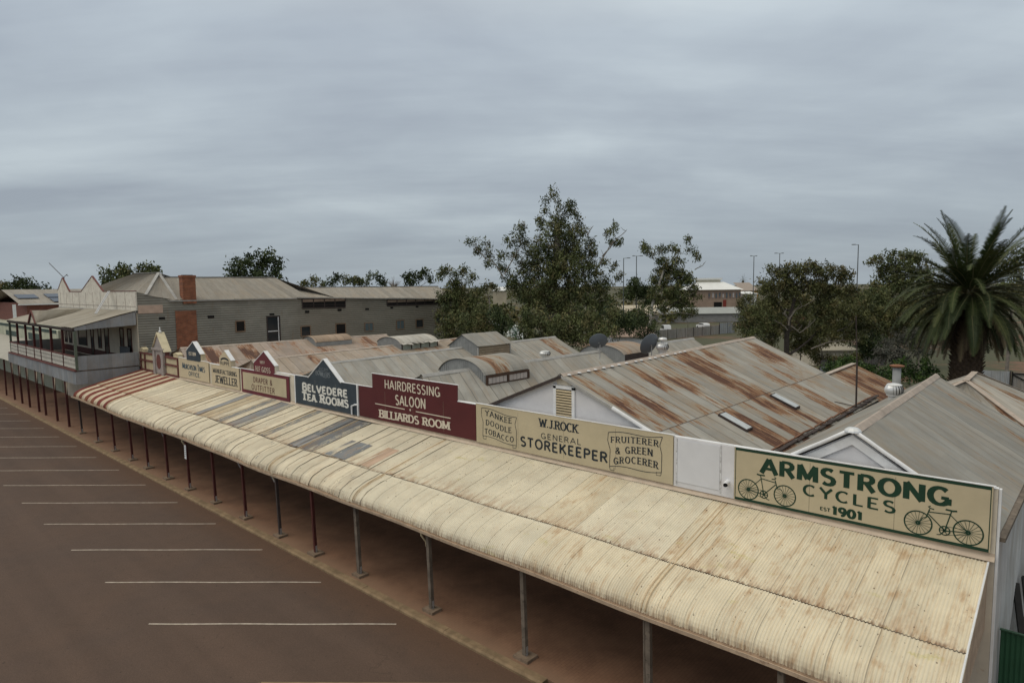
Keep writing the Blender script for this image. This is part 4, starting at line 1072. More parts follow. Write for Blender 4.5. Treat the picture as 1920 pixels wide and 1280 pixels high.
L = Lettering(SY - .044); L.text('EST.1895', -32.55, -31.65, 7.34, .13, .18, .12); L.text('BOWLERS', -32.95, -31.45, 6.98, .26, .2, .12, wave=lambda q: .05 * math.sin(2 * PI * q)); L.stroke(arc(-32.2, 6.95, .85, .35, 150, 30, 8), .03); L.build('gable_lettering', M_letterf, t)
t = sign('maroon stepped sign reading Hairdressing Saloon over Billiards Room', [(-28.74, 5.16), (-19.87, 5.17), (-19.85, 6.80), (-21.03, 6.80), (-21.01, 7.55), (-27.5, 7.55), (-27.5, 6.82), (-28.74, 6.80)], M_signmar, -24.3, 5.16, cap=(((-28.8, 6.78), (-27.5, 6.79)), ((-27.55, 7.53), (-20.98, 7.53)), ((-21.03, 6.78), (-19.85, 6.78))))
L = Lettering(LY); L.text('HAIRDRESSING', -26.42, -22.2, 6.88, .44, .13, .11, gap=.2); L.text('SALOON', -25.57, -23.28, (6.14, 6.19), .48, .13, .11, gap=.2)
L.stroke([(-27.3, 5.99), (-24.85, 5.98)], .045); L.stroke([(-24.0, 5.975), (-21.5, 5.97)], .045); L.ring(-24.42, 6.0, .03, .06, 8)
L.text('BILLIARDS ROOM', -26.92, -21.6, (5.31, 5.42), (.40, .36), .24, .12, serif=True, gap=.14); L.build('lettering', M_letter, t)
STORE = t = sign('long tan storekeeper sign with two scroll panels of black lettering', [(-19.83, 5.14), (-10.28, 5.13), (-10.28, 6.86), (-19.83, 6.86)], M_tanboard, -15, 5.13, cap=(((-19.85, 6.84), (-10.25, 6.84)),))
L = Lettering(LY)
L.text('YANKEE', -19.25, -17.72, (6.38, 6.24), .23, .15, .08, serif=True, gap=.3, wave=lambda q: .03 * math.sin(2 * PI * q)); L.text('DOODLE', -19.22, -17.74, (5.97, 5.83), .23, .15, .08, serif=True, gap=.3, wave=lambda q: .03 * math.sin(2 * PI * q)); L.text('TOBACCO', -19.3, -17.62, (5.57, 5.45), .23, .15, .08, serif=True, gap=.3, wave=lambda q: .03 * math.sin(2 * PI * q))
L.scroll(-19.48, -17.43, 6.71, 6.54, 5.47, 5.34, .04)
L.text('W.J.ROCK', -16.2, -14.3, 6.34, .33, .17, .09, serif=True, gap=.12); L.text('GENERAL', -16.12, -14.15, (5.86, 5.90), .22, .12, .1, gap=.28); L.text('STOREKEEPER', -17.22, -12.95, (5.39, 5.42), .38, .17, .15, gap=.24)
L.text('FRUITERER', -12.78, -10.84, (6.20, 6.38), .22, .16, .08, serif=True, gap=.3, wave=lambda q: .05 * math.sin(PI * q)); L.text('& GREEN', -12.58, -11.07, (5.80, 6.02), .24, .16, .08, serif=True, gap=.3, wave=lambda q: .05 * math.sin(PI * q)); L.text('GROCERER', -12.66, -10.85, (5.40, 5.60), .24, .16, .08, serif=True, gap=.3, wave=lambda q: .10 * math.sin(PI * q))
L.scroll(-12.90, -10.68, 6.58, 6.74, 5.31, 5.48, .045); L.build('lettering', M_ink, t)
t = sign('green bordered cream sign reading Armstrong Cycles with two bicycles', [(-8.12, 5.12), (-1.5, 5.17), (-1.5, 6.86), (-8.12, 6.80)], M_tanboard, -4.8, 5.12, cap=(((-8.15, 6.79), (-1.45, 6.85)),))
L = Lettering(LY); L.stroke([(-8.08, 5.16), (-1.54, 5.21), (-1.54, 6.82), (-8.08, 6.76)], .085, True); L.build('border', M_green, t)
L = Lettering(LY); L.text('ARMSTRONG', -7.26, -2.38, (6.13, 6.17), .46, .25, .14, gap=.22); L.text('CYCLES', -6.0, -3.62, (5.71, 5.69), .32, .20, .11, gap=.26); L.text('EST', -5.52, -5.25, 5.35, .10, .2, .14); L.text('1901', -5.19, -4.42, 5.30, .235, .30, .20, gap=.2); L.build('lettering', M_green, t)
L = Lettering(LY); L.bicycle((-7.66, 5.52), (-6.54, 5.55), .315, (-7.17, 5.46), (-7.28, 6.05), (-6.84, 5.98)); L.build('bicycle_picture', M_green, t)
L = Lettering(LY); L.bicycle((-1.97, 5.57), (-3.07, 5.57), .315, (-2.47, 5.50), (-2.34, 6.06), (-2.82, 6.00)); L.build('bicycle_picture', M_green, t)

# ------------------------------------------------------------------ things standing on the roofs
def lathe_dir(mb, c, ax, prof, n=20):
    ax = Vector(ax).normalized(); a = ax.orthogonal().normalized(); b = ax.cross(a); c = Vector(c)
    vs = [c + ax * z + (a * math.cos(2 * PI * k / n) + b * math.sin(2 * PI * k / n)) * r for r, z in prof for k in range(n)]
    m = len(prof)
    mb.add(vs, [(i * n + k, i * n + (k + 1) % n, (i + 1) * n + (k + 1) % n, (i + 1) * n + k) for i in range(m - 1) for k in range(n)])
def dish(label, c, face, foot, ell=1.0):
    t = thing('satellite_dish', label, 'satellite dish', foot, 'grey satellite dishes on the ridge')
    mb = MB(); ax = Vector(face).normalized()
    R = .58 * ell
    prof = [(R * i / 8, .16 * (i / 8) ** 2) for i in range(9)] + [(R + .02, .155)] + [(R * i / 8, .16 * (i / 8) ** 2 - .02) for i in range(8, -1, -1)]
    lathe_dir(mb, Vector(c) - ax * .1, ax, prof, 28); obj('reflector', mb, M_lead, t, smooth=True)
    mb = MB(); mb.path([foot, (foot[0], foot[1], c[2] - .15), tuple(Vector(c) - ax * .12)], .03, 8); obj('mast', mb, M_steel, t)
    mb = MB(); lo = Vector(c) - Vector((0, 0, R * .95)) + ax * .02; fp = Vector(c) + ax * .55 - Vector((0, 0, .18))
    mb.path([lo, lo.lerp(fp, .6) - Vector((0, 0, .06)), fp], .015, 6); mb.path([fp - ax * .06, fp + ax * .06], .05, 10); obj('feed_arm', mb, M_steel, t)
    return t
dc = Py(1122, 640, 34); dish('round grey satellite dish on the ridge beside the barrel lantern', dc, (-.55, .55, .5), (dc[0] + .05, dc[1] + .1, 7.25))
dc = Py(1218, 645, 31); dish('narrow-looking grey satellite dish turned beside the white roof ventilator', dc, (-1.0, .28, .42), (dc[0] + .1, dc[1] + .05, 7.4), 1.05)
def ventilator(label, c, r, h):
    """spinning turbine ventilator, c = middle of the neck base"""
    t = thing('roof_ventilator', label, 'roof ventilator', c, 'turbine roof ventilators')
    mb = MB(); mb.lathe(c, [(r * .75, -.25), (r * .72, h * .25), (r * .95, h * .30), (r * .95, h * .36), (r * .70, h * .37)], 20); obj('neck', mb, M_bright, t, smooth=False)
    mb = MB(); n = 18
    for k in range(n):
        a0 = 2 * PI * k / n; vs = []
        for j in range(7):
            q = j / 6; zz = h * (.37 + .55 * q); rr = r * (.78 + .42 * math.sin(PI * (.15 + .75 * q)))
            for da, dr in ((0, 1.0), (.30, .90)): vs.append((c[0] + rr * dr * math.cos(a0 + da - .1 * q), c[1] + rr * dr * math.sin(a0 + da - .1 * q), c[2] + zz))
        mb.add(vs, [(2 * j, 2 * j + 1, 2 * j + 3, 2 * j + 2) for j in range(6)])
    obj('turbine_vanes', mb, M_bright, t)
    mb = MB(); mb.lathe(c, [(r * .70, h * .38), (r * .72, h * .6), (r * .6, h * .9)], 16); obj('core', mb, M_timberd, t)
    mb = MB(); mb.lathe(c, [(r * .98, h * .91), (r * .80, h * .97), (r * .35, h * 1.01), (0, h * 1.02)], 20, False); obj('cap', mb, M_bright, t, smooth=True)
    return t
v = Py(1242, 663, 31.5); t = ventilator('white turbine ventilator with a small cowl beside a grey dish', (v[0], v[1], v[2]), .30, .62)
mb = MB(); mb.lathe((v[0], v[1], v[2] + .60), [(.08, 0), (.08, .12), (.24, .13), (.25, .22), (.20, .28), (0, .31)], 18); obj('cowl', mb, M_bright, t)
v = Py(1022, 671, 37); ventilator('low white turbine ventilator half hidden behind the barrel lantern', (v[0], v[1], v[2]), .36, .55)
v = Py(1676, 744, 30); ventilator('bright metal turbine ventilator on the near grey roof before the flue', (v[0], v[1], v[2] - .15), .30, .72)
f0 = Py(1680, 735, 32.6)
t = thing('flue_pipe', 'grey flue pipe with a rusty flanged top behind the near ventilator', 'flue', (f0[0], f0[1], 6.2))
mb = MB(); mb.lathe((f0[0], f0[1], 6.2), [(.17, 0), (.17, 2.0)], 16); obj('pipe', mb, M_rib, t, smooth=True)
mb = MB(); mb.lathe((f0[0], f0[1], 8.18), [(.18, 0), (.28, .03), (.30, .08), (.16, .12), (.13, .1)], 16); obj('flange', mb, paint('rust_flange', (.22, .10, .055), .85, .3, 4), t)
p0 = (-8.47, 35.5, 5.5)
t = thing('aerial_pole', 'tall thin dark aerial pole standing in the valley gutter', 'pole', p0)
mb = MB(); mb.path([p0, (-8.5, 35.5, 8.0)], .045, 8); mb.path([(-8.5, 35.5, 7.9), (-8.62, 35.5, 10.3)], .025, 8); obj('mast', mb, M_timberd, t)
mb = MB(); mb.path([(-8.47, 35.5, 5.7), (-9.3, 34.8, 5.95)], .02, 6); obj('stay', mb, M_timberd, t)

# ------------------------------------------------------------------ the hotel at the end of the row
XP = -62.2
PU = thing('hotel', 'two storey corrugated iron hotel with maroon railed balcony and brick chimney', 'hotel', (-74, 20, 0))
def mk_pubwall():
    m, nt, b = nodes('pub_wall_iron'); k = NB(nt); x, y, z = k.xyz()
    wv = k.m('SINE', k.m('MULTIPLY', z, 2 * PI / .19))
    n1 = k.noise(k.vec(0, k.m('MULTIPLY', y, .5), k.m('MULTIPLY', z, 1.1)), .9, 6, .65)
    idx = k.m('ADD', k.m('FLOOR', k.m('DIVIDE', z, 1.15)), k.m('MULTIPLY', k.m('FLOOR', k.m('DIVIDE', y, 2.7)), 13.0)); r = k.white(idx)
    c = k.mul((.225, .215, .18), k.m('ADD', k.m('MULTIPLY', r, .22), .88))
    c = k.mul(c, k.ramp(n1, .25, .75, .82, 1.18))
    fl = k.ramp(y, 33, 37, 0, .55); c = k.mix(fl, c, (.20, .17, .125))
    st = k.noise(k.vec(0, k.m('MULTIPLY', y, 2.2), k.m('MULTIPLY', z, .35)), 1.0, 5, .65)
    c = k.mix(k.ramp(st, .58, .75, 0, .55), c, (.21, .13, .07))
    k.L.new(c, b.inputs['Base Color']); b.inputs['Roughness'].default_value = .65
    return m
M_pubwall = mk_pubwall()
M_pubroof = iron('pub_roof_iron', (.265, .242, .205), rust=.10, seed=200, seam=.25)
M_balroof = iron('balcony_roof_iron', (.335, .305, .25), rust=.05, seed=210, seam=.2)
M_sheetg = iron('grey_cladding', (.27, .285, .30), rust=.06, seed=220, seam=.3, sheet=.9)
M_pubcream = paint('pub_cream', (.58, .52, .42), .85, .1, 1.0, .2, (.36, .26, .18))
M_pubpar = paint('peeling_white', (.64, .60, .52), .85, .12, 1.2, .55, (.34, .25, .22))
mb = MB()
top = lambda y: float(np.interp(y, [19.66, 22.4, 34.9, 35.0, 57.2], [11.86, 11.05, 10.96, 11.02, 10.44]))
nz = 0
ys = np.concatenate([np.linspace(19.66, 22.4, 8), np.linspace(22.5, 57.2, 40)])
rows = int(12.0 / .225 * 6); vs = []
for yy in ys:
    zt = top(yy)
    for j in range(rows + 1):
        z = 12.0 * j / rows
        z = min(z, zt); vs.append((XP + .019 * math.sin(z / .225 * 2 * PI), yy, z))
W = rows + 1
mb.add(vs, [(i * W + j, (i + 1) * W + j, (i + 1) * W + j + 1, i * W + j + 1) for i in range(len(ys) - 1) for j in range(rows)])
wall = obj('side_wall', mb, M_pubwall, PU)
mb = MB(); mb.box((XP - 8.6, 20.2, 0), (XP - 8.5, 57.1, 10.4)); mb.box((XP - 8.49, 57.0, 0), (XP - .05, 57.1, 10.4)); obj('rear_wall', mb, M_rib, PU)
for (ya, yb, za, zb, m, nm) in ((22.79, 24.66, 5.2, 10.05, M_brick, 'brick_panel'), (19.72, 21.76, 9.93, 10.66, paint('pink_board', (.50, .37, .29), .8, .12, 2), 'pink_board')):
    mb = MB(); mb.box((XP - .01, ya, za), (XP + .05, yb, zb)); obj(nm, mb, m, PU)
mb = MB(); mb.box((XP - .55, 23.5, 10.7), (XP + .24, 24.66, 13.1)); mb.box((XP - .6, 23.45, 13.102), (XP + .29, 24.71, 13.32)); ch = obj('chimney', mb, M_brick, PU)
mb = MB(); mb.box((XP - .4, 23.65, 13.322), (XP + .1, 24.5, 13.36)); obj('chimney_top', mb, M_dark, ch)
Mfr = paint('brown_window_frame', (.21, .14, .09), .8, .2, 3)
for (ya, yb, za, zb) in ((21.4, 21.9, 9.33, 9.55), (25.7, 26.3, 9.25, 9.52), (31.9, 32.4, 9.28, 9.48), (35.9, 36.4, 9.35, 9.6), (39.9, 40.4, 9.4, 9.65), (43.6, 44.1, 9.4, 9.6), (47.2, 47.6, 9.45, 9.65), (51.1, 51.5, 9.45, 9.65)):
    mb = MB(); mb.box((XP, ya, za), (XP + .035, yb, zb)); obj('air_vent', mb, M_dark, PU)
for i, (ya, yb, za, zb, gl) in enumerate(((28.4, 29.2, 7.86, 8.8, M_dark), (35.4, 36.4, 6.95, 7.9, M_glass), (39.65, 40.8, 6.9, 7.95, M_dark), (43.5, 44.55, 7.0, 7.85, M_glassb), (48.1, 49.15, 6.95, 7.92, M_glassb), (51.1, 52.15, 6.98, 7.9, M_glass), (54.3, 55.3, 7.3, 8.5, M_glass))):
    mb = MB(); f = .10
    for a, b_ in (((ya - f, za - f), (yb + f, za)), ((ya - f, zb), (yb + f, zb + f)), ((ya - f, za + .002), (ya, zb - .002)), ((yb, za + .002), (yb + f, zb - .002))): mb.box((XP - .02, a[0], a[1]), (XP + .06, b_[0], b_[1]))
    w = obj('window', mb, Mfr, PU); mb = MB(); mb.box((XP - .02, ya + .003, za + .003), (XP + .032, yb - .003, zb - .003)); obj('pane', mb, gl, w)
    if gl is M_glassb:
        mb = MB(); mb.box((XP + .033, (ya + yb) / 2 - .03, za + .004), (XP + .05, (ya + yb) / 2 + .03, zb - .004)); obj('glazing_bar', mb, Mfr, w)
mb = MB(); ya, yb, za, zb = 31.62, 32.9, 6.2, 9.1
for a, b_ in (((ya - .08, za), (ya, zb)), ((yb, za), (yb + .10, zb)), ((ya - .08, zb + .002), (yb + .10, zb + .1))): mb.box((XP - .02, a[0], a[1]), (XP + .07, b_[0], b_[1]))
dr = obj('door', mb, M_timberd, PU); mb = MB(); mb.box((XP - .02, ya + .003, za), (XP + .034, yb - .003, zb - .003)); obj('door_glass', mb, M_glass, dr)
mb = MB()
for a, b_ in (((ya + .02, 7.6), (yb - .02, 7.68)), ((yb - .14, za), (yb - .06, zb - .02)), ((ya + .02, 6.3), (yb - .16, 6.36))): mb.box((XP + .036, a[0], a[1]), (XP + .05, b_[0], b_[1]))
obj('screen_frame', mb, M_whitet, dr)
for (ya, yb, za0, za1, zb, n) in ((35.6, 40.9, 9.95, 9.85, 10.88, 4), (46.7, 56.9, 9.85, 9.8, 10.55, 7)):
    mb = MB(); mb.prism([(XP - .01, ya, za0), (XP - .01, yb, za1), (XP - .01, yb, zb - (.0 if n == 4 else .02)), (XP - .01, ya, zb)], (.04, 0, 0)); bd = obj('band_shade_panel', mb, M_dark, PU)  # dark panel set proud, its colour standing in for the open band's shaded interior
    mb = MB(); mb.prism([(XP + .032, ya, zb - .36), (XP + .032, yb, zb - .34), (XP + .032, yb, zb - .06), (XP + .032, ya, zb - .06)], (.02, 0, 0)); obj('sagging_blind', mb, paint('blind', (.27, .20, .15), .9, .2, 2), bd)
    mb = MB()
    for k in range(n + 1): y = ya + (yb - ya) * k / n; mb.box((XP + .053, y - .05, za0 - .05), (XP + .085, y + .05, zb))
    mb.beam((XP + .07, ya, za0 - .03), (XP + .07, yb, za1 - .03), .06, .12)
    mb.beam((XP + .065, ya, za0 + .25), (XP + .065, yb, za1 + .25), .03, .05)
    obj('band_frame', mb, M_timberd, bd)
mb = MB(); mb.path([(XP + .12, 55.6, 6.0), (XP + .1, 55.6, 10.9)], .05, 8); obj('white_downpipe', mb, M_whitet, PU)
# roofs
XR = -66.5
mb = MB()
mb.corr((XR, 23.4, 13.22), (XR, 34.9, 13.22), (XP + .12, 36.6, 10.98), (XP + .12, 22.3, 11.06), nv=4)
mb.corr((XR, 34.9, 13.22), (XR, 23.4, 13.22), (-70.9, 22.3, 11.0), (-70.9, 36.6, 10.98), nv=4)
mb.corr((-70.9, 39.4, 10.98), (XP + .12, 39.4, 10.98), (XR + .01, 34.9, 13.22), (XR - .01, 34.9, 13.22), nv=4)
mb.corr((XR, 36.4, 12.1), (XR, 58.6, 12.06), (XP + .3, 57.6, 10.42), (XP + .12, 34.9, 11.06), nv=4)
mb.corr((XR, 58.6, 12.06), (XR, 36.4, 12.1), (-70.9, 34.9, 11.0), (-70.9, 57.6, 10.42), nv=4)
R1 = Px(297.5, 511.75, XR); R0 = Py(250, 513, R1[1])
mb.corr((-87.0, 20.3, 11.3), (XP + .05, 20.3, 11.55), tuple(R1), tuple(R0), nv=4)
mb.corr((XP + .06, 20.3, 11.55), (XP + .06, 23.2, 11.0), tuple(R1 + np.array([0, .02, 0])), tuple(R1), nv=4)
mb.corr(tuple(R1), tuple(R0), (-84, 31, 11.0), (XR, 31, 11.0), nv=3)
obj('roof', mb, M_pubroof, PU)
mb = MB()
for a, b_ in (((XR, 23.4, 13.26), (XR, 34.9, 13.26)), ((XR, 36.4, 12.14), (XR, 58.6, 12.1)), (tuple(R1 + [0, 0, .05]), (XP + .06, 20.4, 11.6)), (tuple(R1 + [0, 0, .05]), (XR, 23.6, 13.25)), (tuple(R0 + [0, 0, .05]), tuple(R1 + [0, 0, .05])), (tuple(R1 + [0, 0, .03]), (XP + .06, 23.0, 11.06))): mb.beam(a, b_, .26, .05)
obj('roof_capping', mb, M_ridgeg, PU)
mb = MB(); mb.beam((XP + .2, 22.3, 10.98), (XP + .2, 34.9, 10.94), .12, .10); mb.beam((XP + .22, 35.0, 11.0), (XP + .38, 57.6, 10.36), .12, .08); obj('eaves_gutter', mb, M_ridgeg, PU)
# false front with two pointed gables
P1 = [(-87.35, 10.2), (-62.12, 10.2), (-62.12, 11.87), (-71.05, 11.86), (-74.24, 13.4), (-78.35, 11.86), (-82.7, 11.87), (-85.17, 13.42), (-87.35, 12.05)]
mb = MB(); mb.prism([(x, 19.55, z) for x, z in P1], (0, .12, 0)); ff = obj('false_front', mb, M_pubpar, PU)
mb = MB()
for a, b_ in ((3, 4), (4, 5), (5, 6), (6, 7), (7, 8), (2, 3)):
    mb.beam((P1[a][0], 19.6, P1[a][1] + .05), (P1[b_][0], 19.6, P1[b_][1] + .05), .16, .07)
obj('maroon_capping', mb, M_maroon2, ff)
mb = MB()
for x in np.arange(-86.4, -62.5, 2.4): mb.box((x, 19.53, 10.25), (x + .04, 19.549, 11.84))
mb.box((-87.3, 19.532, 10.52), (-62.15, 19.548, 10.58)); obj('board_joint', mb, paint('joint_grey', (.36, .32, .28), .9, .2), ff)
mb = MB(); mb.box((-87.3, 19.5, 9.98), (-62.12, 19.549, 10.2)); obj('lead_flashing', mb, M_rib, ff)
# upper and lower street walls
mb = MB(); mb.box((-87.3, 19.6, 5.3), (-62.24, 19.75, 10.0)); mb.box((-87.3, 19.6, .1), (-62.24, 19.75, 4.9)); sw_ = obj('street_wall', mb, M_pubcream, PU)
mb = MB(); mb.box((-87.2, 19.575, 5.42), (-62.26, 19.598, 6.05)); mb.box((-66.5, 19.57, .12), (-62.26, 19.598, 1.5)); obj('maroon_dado', mb, M_maroon, PU)
def cz(x, y): return (x / 7.11, 590 + y / 7.11)
for k, (xa, ya, xb, yb) in enumerate(((1040, 210, 1165, 375), (1205, 205, 1265, 520), (1300, 190, 1360, 412), (1387, 195, 1465, 500), (1592, 185, 1662, 470), (1692, 180, 1768, 495), (860, 205, 900, 330), (915, 205, 962, 340))):
    a = Py(*cz(xa, ya), 19.58); b_ = Py(*cz(xb, yb), 19.58); zt = 8.55; zb_ = 6.25 if k in (0, 2, 6, 7) else 5.42
    mb = MB(); w0, w1 = a[0], b_[0]
    mb.box((w0, 19.545, zb_), (w0 + .12, 19.597, zt)); mb.box((w1 - .12, 19.545, zb_), (w1, 19.597, zt)); mb.box((w0 + .122, 19.545, zt - .12), (w1 - .122, 19.597, zt))
    w = obj('balcony_door' if zb_ < 6 else 'balcony_window', mb, M_maroon, PU); mb = MB(); mb.box((w0 + .122, 19.57, zb_), (w1 - .122, 19.596, zt - .122)); obj('pane', mb, M_glass, w)
# balcony
BX0, BX1, BY = -87.2, -62.2, 14.85
mb = MB(); mb.box((BX0, BY, 5.22), (BX1 - .04, 19.54, 5.36)); obj('balcony_floor', mb, M_timber, PU)
mb = MB(); mb.corr((BX0 - .15, 19.5, 10.12), (BX1 + .12, 19.5, 10.22), (BX1 + .12, BY - .2, 8.98), (BX0 - .15, BY - .2, 8.94), nv=4, sag=.015); br = obj('balcony_roof', mb, M_balroof, PU)
mb = MB(); mb.box((BX0 - .1, BY - .16, 8.70), (BX1 + .1, BY - .06, 8.90)); mb.box((BX0, BY - .05, 8.62), (BX1 - .05, BY + .07, 8.80)); obj('balcony_fascia', mb, M_timberd, PU)
mb = MB(); gx = -75.55
mb.prism([(gx - 1.25, BY - .15, 9.0), (gx + 1.25, BY - .15, 9.0), (gx, BY - .15, 10.1)], (0, .06, 0)); gb = obj('roof_gablet', mb, M_pubcream, PU)
mb = MB(); mb.corr((gx, BY - .25, 10.16), (gx, 19.0, 10.16), (gx + 1.5, 15.2, 8.98), (gx + 1.5, BY - .25, 8.92), nv=3); mb.corr((gx, 19.0, 10.16), (gx, BY - .25, 10.16), (gx - 1.5, BY - .25, 8.92), (gx - 1.5, 15.2, 8.98), nv=3); obj('gablet_roof', mb, M_balroof, gb)
mb = MB(); mb.beam((gx, BY - .24, 10.16), (gx + 1.42, BY - .24, 8.92), .10, .16); mb.beam((gx, BY - .24, 10.16), (gx - 1.42, BY - .24, 8.92), .10, .16); obj('gablet_barge', mb, M_maroon2, gb)
mb = MB(); mb.add([(BX1 + .02, BY, 8.72), (BX1 + .02, 19.5, 8.95), (BX1 + .02, 19.5, 10.12), (BX1 + .02, BY, 8.93)], [(0, 1, 2, 3)], [(0, 0), (4.7, 0), (4.7, 1.2), (0, .2)]); obj('gable_end_sheet', mb, M_sheetg, PU)
mb = MB(); mb.corr((BX1 + .04, BY - .1, 6.58), (BX1 + .04, 19.55, 6.56), (BX1 + .04, 19.55, 5.38), (BX1 + .04, BY - .1, 5.38), nv=2, amp=.006); obj('side_balustrade', mb, M_sheetg, PU)
mb = MB(); mb.corr((BX1 + .03, BY - .12, 5.27), (BX1 + .03, 19.55, 5.27), (BX1 + .03, 19.55, 4.1), (BX1 + .03, BY - .12, 4.22), nv=2, amp=.006); obj('side_skirt', mb, M_sheetg, PU)
mb = MB(); mb.corr((BX0 - .9, BY - .13, 5.3), (BX1 + .03, BY - .13, 5.27), (BX1 + .03, BY - .13, 4.2), (BX0 - .9, BY - .13, 4.3), nv=2, amp=.006); obj('front_skirt', mb, M_sheetg, PU)
mb = MB(); mb.box((BX0, BY - .06, 5.3), (BX0 + .06, 19.5, 6.6)); obj('far_balustrade', mb, M_rib, PU)
mb = MB(); mb.box((BX0 - .3, BY - .2, 5.31), (BX1 + .06, BY - .02, 5.44)); mb.box((BX0, BY - .1, 6.5), (BX1, BY - .02, 6.6)); obj('balcony_rail', mb, M_maroon2, PU)
UP = [-86.87, -83.3, -79.6, -76.2, -73.6, -69.72, -65.85, -62.12]
for i, x in enumerate(UP):
    mb = MB(); mb.box((x - .09, BY - .1, 5.44), (x + .09, BY + .08, 8.66)); obj('balcony_post', mb, M_maroon if 0 < i < 7 else paint('green_grey_post', (.10, .12, .09), .8, .2), PU)
    if i < 7:
        x2 = UP[i + 1]; mb = MB(); n = int((x2 - x - .2) / .36)
        for k in range(n):
            xx = x + .14 + (x2 - x - .24) * (k + .08) / n; w = (x2 - x - .24) / n * .80
            mb.box((xx, BY - .075, 5.52), (xx + w, BY - .045, 6.46))
        mb2 = MB()
        for k in range(n):
            xx = x + .14 + (x2 - x - .24) * (k + .08) / n; w = (x2 - x - .24) / n * .80
            for zz in (5.75, 6.1): mb2.box((xx + w * .3, BY - .079, zz), (xx + w * .62, BY - .0755, zz + .22))
        pn = obj('balustrade_panel', mb, paint('balustrade_white', (.60, .57, .50), .8, .12, 3, .2), PU); obj('cut_out', mb2, M_timberd, pn)
for x in (-87.35, -83.76, -80.36, -76.49, -73.91, -69.75, -65.88):
    mb = MB(); mb.beam((x, 14.88, .1), (x, 14.8, 4.3), .17, .17, (0, 1, 0)); p = obj('street_post', mb, M_maroon, PU)
    mb = MB(); mb.prism([(x - .1, 14.8, 3.0), (x - .13, 14.8, 4.25), (x - .55, 14.8, 4.25)], (0, .04, 0)); mb.prism([(x + .1, 14.8, 3.0), (x + .13, 14.8, 4.25), (x + .55, 14.8, 4.25)], (0, .04, 0)); obj('post_bracket', mb, paint('bracket_cream', (.45, .36, .27), .8, .2), p)
# things on the balcony and roof
cpos = Py(*cz(1560, 495), 18.6)
t = thing('sofa', 'grey two seat sofa against the hotel wall on the balcony', 'sofa', (cpos[0], 18.6, 5.37)); cx = cpos[0]
Ms = paint('sofa_grey', (.10, .11, .12), .9, .1)
mb = MB(); mb.box((cx - .95, 18.2, 5.45), (cx + .95, 19.1, 5.82)); obj('seat', mb, Ms, t)
mb = MB(); mb.box((cx - .95, 19.102, 5.45), (cx + .95, 19.35, 6.9)); obj('backrest', mb, Ms, t)
for s in (-1, 1): mb = MB(); mb.box((cx + s * .97, 18.2, 5.37), (cx + s * 1.18, 19.3, 6.1)); obj('armrest', mb, Ms, t)
t = thing('tv_aerial', 'thin leaning television aerial on the far peak of the hotel false front', 'aerial', (-85.1, 19.7, 13.4))
a, b_ = Py(121, 522, 19.7), Py(92, 493, 19.7); mb = MB(); mb.path([a, b_], .035, 6); obj('mast', mb, M_timberd, t)
mb = MB(); c_ = Py(121, 519, 19.7); mb.path([c_ + [-.9, 0, -.15], c_ + [1.1, 0, .25]], .03, 6); mb.path([c_ + [.7, 0, .2], c_ + [1.4, 0, .1]], .04, 6); obj('cross_arm', mb, M_timberd, t)
t = thing('ladder', 'pale folded ladder leaning on the balcony roof against the false front', 'ladder', Py(178, 588, 17.6))
a, b_ = Py(178, 588, 17.4), Py(203, 546, 19.4); a2, b2 = a + [.45, 0, 0], b_ + [.45, 0, 0]
mb = MB(); mb.beam(a, b_, .09, .05); mb.beam(a2, b2, .09, .05); obj('rails', mb, M_steel, t)
mb = MB()
for q in np.linspace(.05, .95, 12): mb.path([a + (b_ - a) * q, a2 + (b2 - a2) * q], .025, 6)
obj('rungs', mb, M_steel, t)

# ------------------------------------------------------------------ next buildings along the street
NB_ = thing('neighbour_shop', 'pale green fronted shop with a curved awning beyond the hotel', 'shop', (-100, 20, 0))
mb = MB(); mb.box((-150, 19.7, 0), (-89.2, 32, 7.4)); obj('walls', mb, paint('pale_green_wall', (.42, .43, .33), .85, .15, .6, .25, (.30, .25, .18)), NB_)
mb = MB(); mb.box((-149, 19.65, 7.0), (-90, 19.698, 7.38)); mb.box((-104, 19.65, 5.6), (-97, 19.698, 6.6)); mb.box((-118, 19.65, 5.6), (-110, 19.698, 6.4)); obj('painted_panel', mb, paint('dark_green_panel', (.05, .075, .065), .8, .3, 1), NB_)
mb = MB()
for i in range(9):
    q0, q1 = i / 9, (i + 1) / 9
    f = lambda q: (19.6 - 4.9 * q, 5.7 - .75 * q - .55 * q ** 3)
    mb.add([(-150, *f(q0)), (-88.4, *f(q0)), (-88.4, *f(q1)), (-150, *f(q1))], [(0, 1, 2, 3)])
obj('awning', mb, paint('pale_awning', (.36, .335, .28), .7, .12, 1), NB_)
for x in (-110, -104, -98, -92): mb = MB(); mb.box((x, 14.85, .1), (x + .12, 15.0, 4.45)); obj('awning_post', mb, M_maroon, NB_)
BB = thing('brick_building', 'red brick two storey building with grey gabled roof beyond the hotel', 'building', (-125, 27, 0))
bx = -116
mb = MB(); mb.box((-140, 33, 0), (bx, 52, 10.25)); mb.box((-140, 22, 7.42), (bx, 33, 10.25)); obj('walls', mb, M_brickd, BB)
mb = MB(); mb.corr((-127, 21, 12.3), (-127, 52.6, 12.3), (bx + .7, 52.6, 10.15), (bx + .7, 21, 10.15), nv=3, samp=3, pitch=.15); mb.corr((-127, 52.6, 12.3), (-127, 21, 12.3), (-141, 21, 10.1), (-141, 52.6, 10.1), nv=3, samp=3, pitch=.15); obj('roof', mb, M_pubroof, BB)
mb = MB(); mb.box((bx + .01, 20.3, 7.2), (bx + .1, 20.7, 10.1)); mb.box((bx - .1, 21, 10.0), (bx + .75, 52.6, 10.14)); obj('trim', mb, M_whitet, BB)
